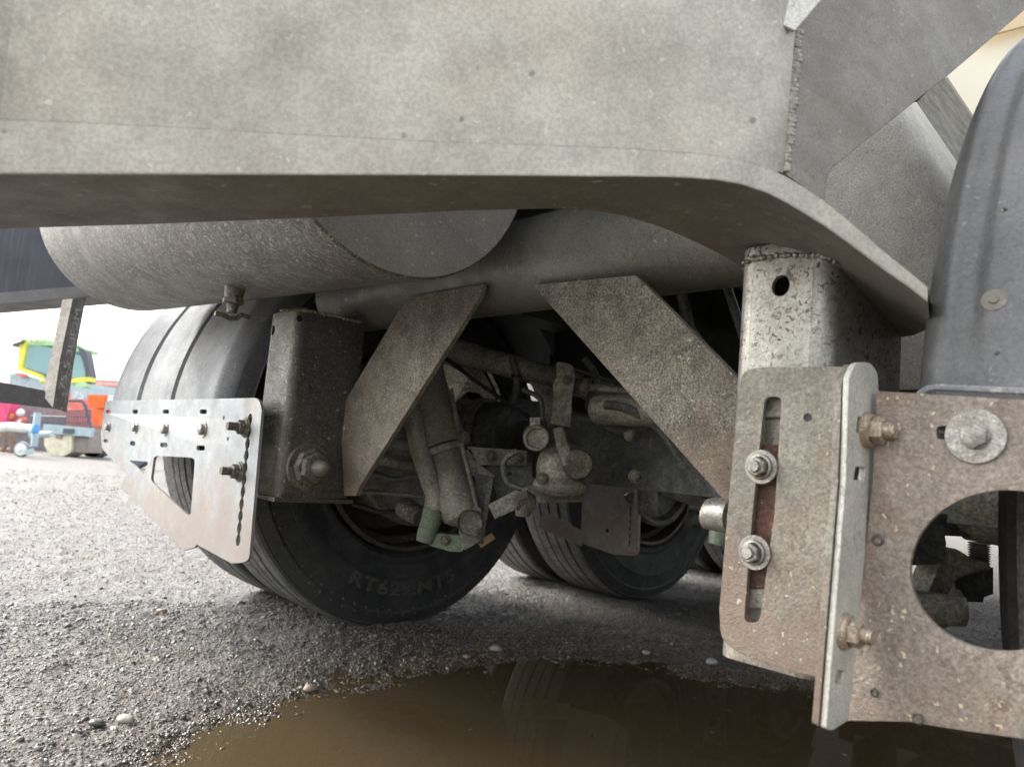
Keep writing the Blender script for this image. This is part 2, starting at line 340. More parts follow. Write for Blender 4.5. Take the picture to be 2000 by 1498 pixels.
def stone_cols(t, tone):
    cr = t.n('ShaderNodeValToRGB'); t.l(tone, cr.inputs[0]); e = cr.color_ramp.elements
    e[0].position = 0; e[0].color = lin((80, 80, 80)); e[1].position = 1; e[1].color = lin((196, 194, 187))
    for p, c in ((.3, (104, 104, 104)), (.55, (122, 121, 119)), (.72, (126, 115, 101)), (.85, (146, 146, 144))):
        q = e.new(p); q.color = lin(c)
    return cr.outputs[0]
t = NT('compacted_gravel')
vr = t.n('ShaderNodeTexVoronoi'); vr.inputs['Scale'].default_value = 105; t.l(t.pos, vr.inputs['Vector'])
vr2 = t.n('ShaderNodeTexVoronoi'); vr2.inputs['Scale'].default_value = 38; t.l(t.pos, vr2.inputs['Vector'])
sc = t.n('ShaderNodeSeparateColor'); t.l(vr.outputs['Color'], sc.inputs[0])
sc2 = t.n('ShaderNodeSeparateColor'); t.l(vr2.outputs['Color'], sc2.inputs[0])
tone = t.math('ADD', t.math('MULTIPLY', sc.outputs[0], .65), t.math('MULTIPLY', sc2.outputs[0], .3))
c = stone_cols(t, tone)
c = t.mix(t.ramp(vr.outputs['Distance'], .25, .8), c, t.mix(.5, c, lin((98, 95, 90))))
c = t.mix(1.0, c, (.72, .72, .73, 1), 'MULTIPLY')
soil = t.mix(t.ramp(t.noise(2.2, 5, .6), .4, .68), c, t.mix(1.0, c, (1, .93, .84, 1), 'MULTIPLY'))
wa = t.n('ShaderNodeAttribute', attribute_name='wet')
wetf = t.math('MULTIPLY', wa.outputs['Fac'], 1.0)
cw = t.mix(t.ramp(wetf, .05, .9), soil, t.mix(1.0, soil, (.34, .29, .23, 1), 'MULTIPLY'))
sa = t.n('ShaderNodeAttribute', attribute_name='silt'); cw = t.mix(t.math('MULTIPLY', t.math('MULTIPLY', sa.outputs['Fac'], .6), t.ramp(t.noise(5, 5, .7), .35, .6)), cw, lin((88, 76, 62)))
t.l(cw, t.b.inputs['Base Color']); t.l(t.ramp(wetf, .2, .85, .7, .16), t.b.inputs['Roughness'])
hh = t.math('ADD', t.math('MULTIPLY', t.ramp(vr.outputs['Distance'], 0, .8, 1, 0), 1), t.math('MULTIPLY', t.noise(420, 3, .7), .7))
t.bump(hh, .9, .006); gm.materials.append(t.m)

# water
t = NT('muddy_water'); tr = t.n('ShaderNodeBsdfTransparent'); tr.inputs[0].default_value = (.42, .37, .27, 1)
df = t.n('ShaderNodeBsdfDiffuse'); df.inputs[0].default_value = lin((92, 79, 58))
m1 = t.n('ShaderNodeMixShader'); m1.inputs[0].default_value = .6; t.l(tr.outputs[0], m1.inputs[1]); t.l(df.outputs[0], m1.inputs[2])
gl = t.n('ShaderNodeBsdfGlossy'); gl.inputs['Roughness'].default_value = .015; fr = t.n('ShaderNodeFresnel'); fr.inputs[0].default_value = 1.4
bp = t.n('ShaderNodeBump'); bp.inputs['Strength'].default_value = .012; bp.inputs['Distance'].default_value = .004; t.l(t.noise(16, 2), bp.inputs['Height']); t.l(bp.outputs[0], gl.inputs['Normal'])
m2 = t.n('ShaderNodeMixShader'); t.l(fr.outputs[0], m2.inputs[0]); t.l(m1.outputs[0], m2.inputs[1]); t.l(gl.outputs[0], m2.inputs[2]); t.l(m2.outputs[0], t.out.inputs[0])
t.t.nodes.remove(t.b)
c0 = poly.mean(0); wp = [(p[0] + (p[0] - c0[0]) * .3, p[1] + (p[1] - c0[1]) * .3 + .0) for p in poly]
wm = bpy.data.meshes.new('puddle_water')
wm.from_pydata([(x, y, .001) for x, y in wp], [], [tuple(t3) for t3 in tessellate_polygon([[Vector((x, y, 0)) for x, y in wp]])])
wm.materials.append(t.m); wob = bpy.data.objects.new('puddle_water', wm); col.objects.link(wob); wob['kind'] = 'structure'
bm = bmesh.new(); bm.from_mesh(wm); bmesh.ops.recalc_face_normals(bm, faces=bm.faces)
for f in bm.faces:
    if f.normal.z < 0: f.normal_flip()
bm.to_mesh(wm); bm.free()

# loose gravel: nobody could count it
def ring_pts(n, r0, r1, p):
    u_ = np.random.rand(n); r = (r0 ** p + u_ * (r1 ** p - r0 ** p)) ** (1 / p); a = np.radians(np.random.uniform(-41, 41, n)); return np.column_stack([np.sin(a) * r, np.cos(a) * r])
P = np.vstack([ring_pts(90000, .55, 2.4, 1.6), ring_pts(80000, 2.0, 8.5, 1.0)])
h, s = ground_h(P)
ex = np.random.rand(260000, 2) * [3.0, 1.6] + [-1.0, .55]; se = sdist(ex); ex = ex[(se > -.04) & (se < .08)][:26000]; n_ex = len(ex)
P = np.vstack([P, ex]); h, s = ground_h(P)
keep = (s > -.05) | (np.random.rand(len(s)) < .12)
h = np.where(s < .03, np.maximum(h, -.004), h); P, h, s = P[keep], h[keep], s[keep]
dist = np.hypot(P[:, 0], P[:, 1])
size = .0012 + .0020 * np.random.rand(len(P)) ** 2.2 + .0035 * (np.random.rand(len(P)) > .985)
size *= np.clip(.9 + dist * .10, 1, 1.5)
size[-20000:] *= 1.25
pm = bpy.data.meshes.new('loose_gravel'); pm.from_pydata(np.column_stack([P, h + size * .05]).tolist(), [], [])
for nme, val in (('size', size), ('tone', np.clip(.45 + .15 * np.random.randn(len(P)), 0, 1)), ('wet', np.exp(-np.clip(s, 0, 9) / .16)), ('silt', np.exp(-np.clip(s, 0, 9) / .4))):
    a_ = pm.attributes.new(nme, 'FLOAT', 'POINT'); a_.data.foreach_set('value', np.asarray(val, np.float32))
rt = pm.attributes.new('rot', 'FLOAT_VECTOR', 'POINT'); rt.data.foreach_set('vector', (np.random.rand(len(P), 3) * [.8, .8, 6.28]).astype(np.float32).ravel())
po = bpy.data.objects.new('loose_gravel', pm); col.objects.link(po); po['kind'] = 'stuff'
t = NT('gravel_stones'); a1 = t.n('ShaderNodeAttribute', attribute_name='tone', attribute_type='INSTANCER'); a2 = t.n('ShaderNodeAttribute', attribute_name='wet', attribute_type='INSTANCER')
c = stone_cols(t, a1.outputs['Fac']); c = t.mix(t.ramp(a2.outputs['Fac'], .1, .9), c, t.mix(1.0, c, (.44, .38, .31, 1), 'MULTIPLY'))
a3 = t.n('ShaderNodeAttribute', attribute_name='silt', attribute_type='INSTANCER'); c = t.mix(t.math('MULTIPLY', t.math('MULTIPLY', a3.outputs['Fac'], .6), t.ramp(t.noise(5, 5, .7), .35, .6)), c, lin((96, 83, 67)))
c = t.mix(1.0, c, t.mix(t.noise(300, 3), (.75, .75, .75, 1), (1.25, 1.25, 1.25, 1)), 'MULTIPLY')
t.l(c, t.b.inputs['Base Color']); t.l(t.ramp(a2.outputs['Fac'], .2, .85, .5, .12), t.b.inputs['Roughness']); t.bump(t.noise(700, 2), .3, .001)
M['stone'] = t.m
ng = bpy.data.node_groups.new('scatter_gravel', 'GeometryNodeTree'); ng.is_modifier = True
ng.interface.new_socket('Geometry', in_out='INPUT', socket_type='NodeSocketGeometry'); ng.interface.new_socket('Geometry', in_out='OUTPUT', socket_type='NodeSocketGeometry')
N_ = ng.nodes; L_ = ng.links; gi = N_.new('NodeGroupInput'); gO = N_.new('NodeGroupOutput')
iop = N_.new('GeometryNodeInstanceOnPoints'); jn = N_.new('GeometryNodeJoinGeometry')
for k in range(3):
    ico = N_.new('GeometryNodeMeshIcoSphere'); ico.inputs['Subdivisions'].default_value = 2
    sp = N_.new('GeometryNodeSetPosition'); nz = N_.new('ShaderNodeTexNoise'); nz.noise_dimensions = '4D'; nz.inputs['W'].default_value = k * 7.7; nz.inputs['Scale'].default_value = .9; nz.inputs['Detail'].default_value = 1
    sb = N_.new('ShaderNodeVectorMath'); sb.operation = 'SUBTRACT'; sb.inputs[1].default_value = (.5, .5, .5); L_.new(nz.outputs['Color'], sb.inputs[0])
    ms = N_.new('ShaderNodeVectorMath'); ms.operation = 'SCALE'; ms.inputs['Scale'].default_value = 1.3; L_.new(sb.outputs[0], ms.inputs[0])
    L_.new(ico.outputs[0], sp.inputs[0]); L_.new(ms.outputs[0], sp.inputs['Offset'])
    tf = N_.new('GeometryNodeTransform'); tf.inputs['Scale'].default_value = ((1.2, .9, .6), (1, .8, .75), (1.4, .85, .5))[k]; L_.new(sp.outputs[0], tf.inputs[0])
    sm = N_.new('GeometryNodeSetMaterial'); sm.inputs['Material'].default_value = M['stone']; L_.new(tf.outputs[0], sm.inputs[0])
    g2 = N_.new('GeometryNodeGeometryToInstance'); L_.new(sm.outputs[0], g2.inputs[0]); L_.new(g2.outputs[0], jn.inputs[0])
def nattr(nm, ty):
    q = N_.new('GeometryNodeInputNamedAttribute'); q.data_type = ty; q.inputs[0].default_value = nm; return q.outputs[0]
L_.new(gi.outputs[0], iop.inputs['Points']); L_.new(jn.outputs[0], iop.inputs['Instance']); iop.inputs['Pick Instance'].default_value = True
L_.new(nattr('rot', 'FLOAT_VECTOR'), iop.inputs['Rotation']); L_.new(nattr('size', 'FLOAT'), iop.inputs['Scale']); L_.new(iop.outputs[0], gO.inputs[0])
md = po.modifiers.new('scatter', 'NODES'); md.node_group = ng

# a few single stones one can point at
def pebble(px, py, w, mat, label):
    p = PZ(px, py, 0); hh_, _ = ground_h(np.array([[p.x, p.y]])); r = w * .5 * scale_at(p)
    b = MB(); b.ball((0, 0, 0), 1, 16)
    sd_ = px * .37
    b.v = [Vector((p.x, p.y, hh_[0] + r * .35)) + Vector((q.x * 1.15, q.y * .9, q.z * .62)) * r * (1 + .28 * noise.noise(q * 1.1 + Vector((sd_, 3, 1)))) for q in b.v]
    tag(b.build('pebble', mat, smooth=80), label, 'pebble', 'larger pebbles lying on the gravel')
pb = [plain('pale_stone', (150, 145, 134), .6, 0, .15, 60, .3), plain('tan_stone', (128, 112, 94), .5, 0, .2, 60, .3), plain('wet_dark_stone', (90, 86, 80), .25, 0, .2, 60, .3), plain('white_stone', (165, 170, 166), .4, 0, .1, 60, .2)]
pebble(243, 1424, 30, pb[0], 'pale oval pebble in the lower left of the gravel')
pebble(185, 1430, 26, pb[2], 'dark pebble just left of the pale oval pebble')
pebble(912, 1290, 15, pb[1], 'small tan pebble on the puddle edge beside the sky reflection')
pebble(1390, 1306, 20, pb[3], 'whitish pebble on the dark gravel below the slotted plate')
pebble(605, 1352, 26, pb[1], 'yellowish pebble at the water line left of the wheel')
pebble(470, 1180, 14, pb[2], 'small dark pebble on the bright gravel below the far bracket')
pebble(315, 1205, 18, pb[1], 'brownish pebble on the open gravel left of the wheel')
pebble(968, 1277, 22, pb[0], 'flat pale pebble behind the wet rim of the puddle')
pebble(1262, 1282, 14, pb[3], 'tiny white pebble on the wet rim under the brace')

# ------------------------------------------------------------------ TRAILER
T = thing('trailer', 'dirty grey steel trailer underside with axles, dual wheels, braces and mudguards over the puddle', 'trailer', W(1.2, -1.1, 0))
nB = -UX                                            # rear-facing normal
HU, HZ = 1.294, .515                                  # first axle
# --- floor and rails
b = MB(); b.box(W(4.8, -1.48, 1.33), UX * 4.8, VX * 1.0, ZX * .05); b.build('floor', M['deck'], T)
for v in (-1.45, -.72):
    b = MB(); b.box(W(4.2, v, 1.08), UX * 3.3, VX * .006, ZX * .19); b.box(W(4.2, v, .895), UX * 3.3, VX * .05, ZX * .008); b.build('chassis_rail', M['deck'], T)
for u in (1.75, 2.35, 3.1, 3.9, 5.0, 6.2):
    b = MB(); b.box(W(u, -1.085, 1.1), UX * .03, VX * .355, ZX * .07); b.build('cross_member', M['deck'], T)
# --- near cross beam: lip, underside, web
st = [(-420, 215, 330, -420, 470, .43), (-90, 229, 338, -90, 452, .475), (0, 232, 340, 0, 447, .50), (300, 245, 341, 300, 438, .52), (600, 263, 342, 600, 426, .54), (900, 278, 343, 900, 412, .555), (1060, 283, 344, 1060, 408, .565),
      (1150, 286, 345, 1150, 410, .57), (1220, 289, 345, 1215, 421, .575), (1290, 294, 346, 1280, 440, .58), (1350, 298, 348, 1340, 464, .582), (1400, 304, 352, 1400, 493, .584), (1450, 313, 361, 1450, 522, .586),
      (1500, 328, 378, 1490, 555, .59), (1535, 345, 396, 1520, 580, .59), (1575, 369, 420, 1560, 605, .592), (1611, 393, 442, 1610, 630, .592), (1650, 425, 470, 1660, 650, .59), (1690, 459, 500, 1700, 660, .59), (1731, 495, 531, 1740, 662, .588),
      (1775, 530, 561, 1785, 655, .585), (1812, 561, 590, 1818, 640, .58)]
ft, fb, bb, bt = [], [], [], []
for (x, yt, yb, xb, ybk, d) in st:
    p = PY(x, yb, d); q = PY(x, yt, d); k = PZ(xb, ybk, p.z)
    ft.append(q); fb.append(p); bb.append(k); bt.append(k + ZX * .018)
b = MB(); b.strip(ft, fb); b.strip(bt, ft); b.strip(bb, bt); fb2 = [p - (p - k).normalized() * .0015 for p, k in zip(fb, bb)]; b.strip(fb, fb2)
beam = b.build('cross_beam', M['beam'], T, smooth=30)
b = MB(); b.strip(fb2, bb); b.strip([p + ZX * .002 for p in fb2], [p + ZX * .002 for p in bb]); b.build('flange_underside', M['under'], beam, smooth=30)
wb, wt = [], []
for (x, yt, yb, xb, ybk, d), q in zip(st, ft):
    if x > 1500: break
    a = q + Vector((0, .0012, -.001)); wb.append(a); wt.append(a + Vector((0, -.02, .34)))
wb.append(PY(1529, 338, .597)); wt.append(PY(1575, -190, .597))
b = MB(); b.strip(wb, wt); b.strip([p + Vector((0, .01, 0)) for p in wb], [p + Vector((0, .01, 0)) for p in wt]); b.build('web_plate', M['beam'], beam, smooth=30)
# facet by the seam top, its lit look put into a bright colour
def tri_plane(a, b_, c_): 
    n = (b_ - a).cross(c_ - a).normalized(); 
    if n.dot(CAM - a) < 0: n = -n
    return n, n.dot(a)
def plate_px(name, mat, parent, pts, n, c, holes=(), t=.006, front=None, **k):
    n = Vector(n); L = [PN(x, y, n, c) for x, y in pts]; H = [[PN(x, y, n, c) for x, y in h_] for h_ in holes]
    nn = n if n.dot(CAM) - c > 0 else -n
    b = MB(); b.plate(L, H, nn, t); return b.build(name, mat, parent, **k)
YN = Vector((0, 1, 0))
n3, c3 = tri_plane(PY(1530, 335, .60), PY(1611, 392, .615), PY(2000, 20, .80))
plate_px('gusset', M['gusset'], beam, fil([(1529, 337), (1557, 55), (1600, 0), (1700, -120), (2200, -120), (2060, -28), (2000, 21), (1850, 149), (1700, 268, 0), (1613, 338, 44), (1611, 396), (1565, 362)]), n3, c3, t=.006)
n4, c4 = tri_plane(PY(1553, 60, .590), PY(1400, 5, .583), PY(1640, -60, .60))
plate_px('folded_corner', M['flange_near'], beam, [(1553, 60), (1400, -8), (1400, -60), (1660, -60), (1604, 0)], n4, c4, t=.003)
b = MB()
for i in range(32):
    f = i / 31; p = PN(1556 - 27 * f + random.uniform(-2.2, 2.2), 66 + 266 * f + random.uniform(-1.5, 1.5), n3, c3) ; r = random.uniform(10, 14) * scale_at(p)
    b.ball(p + Vector((.0012, -.0012, 0)), r, 12, (1.05, .32, .6))
b.build('weld_seam', M['weld'], beam, smooth=70)
# --- second beam behind, on the right
def loft(name, mat, parent, rows, back=.008, **k):
    b = MB()
    for i in range(len(rows) - 1): b.strip(rows[i], rows[i + 1])
    for i in range(len(rows) - 1): b.strip([p + Vector((0, back, 0)) for p in rows[i]], [p + Vector((0, back, 0)) for p in rows[i + 1]])
    return b.build(name, mat, parent, **k)
loft('side_web', M['web_far'], T, [[PY(1560, 230, .9), PY(1560, 760, .9)], [PY(1715, 220, .9), PY(1840, 760, .9)], [PY(1745, 212, .905), PY(1905, 500, .905)], [PY(1762, 206, .93), PY(1905, 440, .93)], [PY(1776, 203, .98), PY(1905, 396, .98)], [PY(1790, 200, 1.06), PY(1890, 348, 1.06)]], smooth=60)
loft('side_web_return', M['post_far'], T, [[PY(1786, 205, 1.065), PY(1895, 356, 1.065)], [PY(1843, 148, 1.32), PY(1908, 245, 1.32)]])
# --- cream body panel behind
plate_px('body_panel', M['cream'], T, [(1838, 158), (1830, 60), (2150, -150), (2150, 420), (1903, 250)], YN, 1.36, t=.01)
plate_px('body_trim', M['y_taupe'], T, [(1838, 158), (1850, 150), (1912, 243), (1900, 250)], YN, 1.34, t=.01)
plate_px('beige_strip', M['beige'], T, [(1945, 66), (1900, 60), (2100, -90), (2100, 20), (2010, 48)], YN, 1.33, t=.01)
# --- air tank
b = MB(); tk0 = W(.545, -.815, .952); tka = (-VX + ZX * .05).normalized(); b.lathe([(.2165, .0005), (.22, .004), (.22, 1.19), (.214, 1.198), (1e-4, 1.198)], tk0, tka, 96)
tank = b.build('air_tank', M['tank'], T)
b = MB(); b.lathe([(1e-4, .003), (.2, .0028), (.2165, .0012)], tk0, tka, 96); b.build('tank_end', M['tank_end'], tank)
vp = PV(455, 592, -1.28); s_ = scale_at(vp)
b = MB(); b.cyl(vp + ZX * .03, vp, 20 * s_, 16 * s_); b.cyl(vp, vp - ZX * 20 * s_, 12 * s_, 9 * s_)
b.hexn(vp + ZX * 8 * s_, -ZX, 21 * s_, 10 * s_); b.build('drain_valve', M['bolt_dirty'], tank)
b = MB(); q = PV(455, 618, -1.28)
b.tube([PV(420, 612, -1.28), PV(436, 615, -1.28), PV(448, 622, -1.28), PV(462, 622, -1.28), PV(472, 615, -1.28), PV(488, 620, -1.28)], 5 * s_, 8); b.build('valve_wing', M['bolt_dirty'], tank)
# --- cross tube and V braces
b = MB(); b.cyl(W(.865, -1.5, .835), W(.865, -.475, .835), .079, seg=48); b.build('cross_tube', M['tube'], T)
b = MB(); b.cyl(W(1.02, -1.3, .97), W(1.02, -.5, .97), .03, seg=20); b.build('rear_tube', M['grime_dark'], T)
UB = .79
plate_px('brace_plate', M['brace'], T, [(798, 581), (943, 555), (938, 578), (702, 950), (695, 968), (672, 968), (664, 800), (776, 612)], UX, UB, t=.010)
plate_px('brace_plate', M['brace'], T, [(1040, 557), (1240, 538), (1262, 557), (1560, 860), (1560, 1100), (1422, 985), (1076, 597)], UX, UB + .006, t=.012)
# weld around brace foot and tube
def beads(name, pts, n, c, r, parent, mat='weld', k=1.0):
    b = MB(); L = [PN(x, y, n, c) for x, y in pts]
    for A, B in zip(L[:-1], L[1:]):
        m_ = max(1, int((B - A).length / (r * 1.1)))
        for i in range(m_): b.ball(A.lerp(B, (i + random.random() * .6) / m_) + Vector([random.uniform(-.25, .25) * r for _ in range(3)]), r * random.uniform(.6, 1.15), 8)
    return b.build(name, M[mat], parent, smooth=70)
beads('brace_weld', [(672, 830), (690, 960)], VX, -1.3225, .004, T)
# --- post far (left)
def post(uc, v_face, wid, dep, ztop, zbot, mat, name='hanger_post', hole=None):
    b = MB(); R = .018; t_ = .006; pr = []
    # channel section: rear face and inner face, rounded outer corner
    u_, v_ = uc, v_face
    path = [(u_ + dep * .98, v_ - wid), (u_ + R, v_ - wid)] + [(u_ + R - R * math.sin(a), v_ - wid + R - R * math.cos(a)) for a in np.linspace(0, math.pi / 2, 5)[1:]] + \
           [(u_ + R - R * math.cos(a), v_ - R + R * math.sin(a)) for a in np.linspace(0, math.pi / 2, 6)] + [(u_ + dep, v_)]
    rows = [[W(a, b_, z) for a, b_ in path] for z in (zbot, ztop)]
    if hole:                                       # rear face as its own sheet with a drilled hole
        hv, hz_ = hole.dot(VX), hole.z; va, vb = v_ - wid + R, v_ - R
        outer = [W(u_, va, zbot), W(u_, vb, zbot), W(u_, vb, ztop), W(u_, va, ztop)]
        ring = [W(u_, hv + .0092 * math.cos(a), hz_ + .0105 * math.sin(a)) for a in np.linspace(0, 2 * math.pi, 25)[:-1]]
        b.plate(outer, [ring], -UX, t_)
        k = [i for i in range(len(path) - 1) if abs(path[i][0] - u_) < 1e-6 and abs(path[i + 1][0] - u_) < 1e-6][0]
        for seg_ in (path[:k + 1], path[k + 1:]):
            rw = [[W(a, b_, z) for a, b_ in seg_] for z in (zbot, ztop)]; b.strip(rw[0], rw[1])
    else: b.strip(rows[0], rows[1])
    cen = (u_ + dep / 2, v_ - wid / 2)
    inn = [(a + (t_ if a < cen[0] else 0), b_ + (t_ if b_ < cen[1] else -t_)) for a, b_ in path]
    rows2 = [[W(a, b_, z) for a, b_ in inn] for z in (zbot, ztop)]
    if not hole: b.strip(rows2[0], rows2[1])
    b.strip(rows[0], rows2[0]); b.strip(rows[1], rows2[1])
    o = b.build(name, mat, T, smooth=30)
    return o
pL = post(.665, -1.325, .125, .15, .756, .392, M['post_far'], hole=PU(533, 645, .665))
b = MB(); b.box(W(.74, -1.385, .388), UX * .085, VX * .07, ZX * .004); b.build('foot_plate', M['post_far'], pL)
beads('post_weld', [(548, 606), (600, 606), (660, 618), (705, 630)], VX, -1.325, .004, T)
# small holes are flat black discs: the dark inside is painted, nothing is cut
def painted_hole(c, n, r, parent, name='bolt_hole_disc', rx=1.0, side=None):
    n = Vector(n).normalized(); b = MB(); b.lathe([(r * 1.1, -.0005), (r * 1.0, .0001), (r * .9, -.0001), (1e-4, -.0001)], c + n * .0005, n, 20)
    return b.build(name, M['black'], parent)
painted_hole(PV(585, 622, -1.325), VX, .006, pL); painted_hole(PV(733, 664, -1.325), VX, .006, pL)
# big crusted bolt on the inner face
c = PV(603, 912, -1.325); s_ = scale_at(c)
g = group_part('pivot_bolt', T, c)
b = MB(); b.lathe([(1e-4, .006), (46 * s_, .006), (48 * s_, .0), (46 * s_, -.002)], c, VX, 28); b.build('washer', M['bolt_dirty'], g)
b = MB(); b.lathe([(36 * s_, .006), (38 * s_, .012), (33 * s_, .02), (1e-4, .02)], c, VX, 8); b.hexn(c + VX * .018, VX, 30 * s_, .02); b.build('nut', M['bolt_dirty'], g)
b = MB(); b.cyl(c + VX * .03, c + VX * .058, 17 * s_, 15 * s_, 18); b.ball(c + VX * .058, 14.5 * s_, 14); b.build('stud', M['bolt_dirty'], g)
plate_px('locking_tab', M['post_far'], T, fil([(583, 925), (634, 925), (630, 974, 12), (588, 978, 14)]), VX, -1.319, t=.004)
plate_px('lower_lip', M['post_far'], T, [(549, 966), (684, 958), (676, 974), (631, 974), (630, 980), (549, 979)], VX, -1.321, t=.004)

# --- bracket builder bits
def bolt_on(parent, c, n, r, kind='hex', mat='bolt', wr=None, stud=.012, name='bolt'):
    n = Vector(n).normalized(); b = MB(); wr = wr or r * 1.45
    b.lathe([(1e-4, .0022), (wr * .97, .0022), (wr, .0014), (wr, -.0003)], c, n, 30)
    if kind == 'nut':
        b.lathe([(r * 1.25, .002), (r * 1.2, .005), (r * 1.0, .006)], c, n, 24); b.hexn(c + n * .004, n, r, r * .95)
        for k in range(4): b.lathe([(r * .58, 0), (r * .63, stud * .07), (r * .58, stud * .14)], c + n * (r * .9 + stud * .25 * k), n, 16)
        b.cyl(c + n * r * .8, c + n * (r * .95 + stud), r * .58, r * .52, 16)
    else:
        b.hexn(c + n * .002, n, r, r * .75)
    return b.build(name, M[mat], parent)
def slot_px(cx, cy, w, h_): return fil([(cx - w / 2, cy - h_ / 2), (cx + w / 2, cy - h_ / 2), (cx + w / 2, cy + h_ / 2), (cx - w / 2, cy + h_ / 2)], min(w, h_) * .3, 2)
def wavy(x0, y0, x1, y1, w, n):
    L, R2 = [], []
    for i in range(n * 4 + 1):
        f = i / (n * 4); x = x0 + (x1 - x0) * f; y = y0 + (y1 - y0) * f; ww = w * (.42 + .58 * abs(math.sin(f * n * math.pi)) )
        L.append((x - ww / 2, y)); R2.append((x + ww / 2, y))
    return L + R2[::-1]
# --- far bracket plate carrying the far mudguard
CL = .632
pl = plate_px('mudguard_bracket', M['plate_far'], T,
    fil([(206, 783, 6), (505, 777, 14), (511, 800), (486, 1098, 20), (452, 1100), (384, 1063), (380, 1069), (358, 1075), (236, 949), (248, 926), (240, 920), (199, 876, 6), (197, 850)]), UX, CL,
    holes=[fil([(301, 890, 8), (381, 894, 10), (372, 1012, 14), (294, 940, 10)]), fil([(252, 899, 3), (290, 902, 4), (281, 927, 5)]),
           slot_px(212, 804, 9, 7), slot_px(264, 804, 10, 8), slot_px(324, 804, 12, 8), slot_px(397, 804, 14, 9),
           slot_px(207, 861, 9, 7), slot_px(259, 866, 10, 9), slot_px(320, 869, 14, 9), slot_px(392, 875, 16, 10), wavy(489, 808, 464, 1066, 9, 11)], t=.006)
pl['label'] = 'pale galvanised bracket plate behind the far wheel'
for x, y, r in ((213, 834, 7), (266, 835, 8), (324, 838, 9.5), (398, 839, 11)):
    c = PU(x, y, CL); bolt_on(pl, c, nB, r * scale_at(c))
for x, y in ((480, 835), (468, 921)):
    c = PU(x, y, CL); bolt_on(pl, c, nB, 14 * scale_at(c), 'nut', 'bolt_dirty', stud=.024)
b = MB(); A = [PU(x, y, CL - .0005) for x, y in ((249, 926), (360, 1012), (384, 1062))]; B = [PU(x, y, CL) - UX * .028 for x, y in ((240, 955), (300, 1018), (360, 1076))]
for x, y in ((445, 857), (437, 816)):
    painted_hole(PU(x, y, CL), nB, .004, pl)

# --- mudguards: rounded shell with two raised ribs, over a pair of wheels
def guard(uc, v0, v1, Rg, a0, a1, mat, label=None, seg=56, ribs=(.33, .65), rd=.02):
    prof = []; n = 130
    wv = v1 - v0
    for i in range(n + 1):
        f = i / n; dr = 0
        for c_ in ribs:
            e = abs(f - c_); dr -= rd * min(1, max(0, 1 - (e / .017) ** 2) * 1.6)
        edge = min(f, 1 - f)
        if edge < .04: dr -= .03 * (1 - edge / .04) ** 2
        prof.append((Rg + dr, v0 + wv * f))
    prof = [(Rg - .075, v0)] + prof + [(Rg - .075, v1)]
    b = MB(); org = W(uc, 0, HZ)
    b.lathe(prof, org, VX, seg, a0, a1, ref=UX)
    b.lathe([(r - .005, h_) for r, h_ in prof], org, VX, seg, a0, a1, ref=UX)
    return b.build('mudguard', mat, T, label=label, smooth=50)
# lathe: x=UX, y=VX x UX ; find which way is up
ysgn = VX.cross(UX).z
def A_(deg): return R_(deg) if ysgn > 0 else -R_(deg)
def span(p, q): return sorted((A_(p), A_(q)))
a_lo, a_hi = span(30, 181)
guard(HU - .03, -2.42, -1.62, .62, a_lo, a_hi, M['guard'], 'pale ribbed mudguard over the far wheels')
gr = guard(HU - .006, -.224, .45, .62, *span(20, 176), M['guard_near'], 'dark grey mudguard close on the right', ribs=(.06,), rd=.004)
for k in (1, 2):
    guard(HU + 1.19 * k, -2.45, -1.78, .62, *span(40, 172), M['guard'])
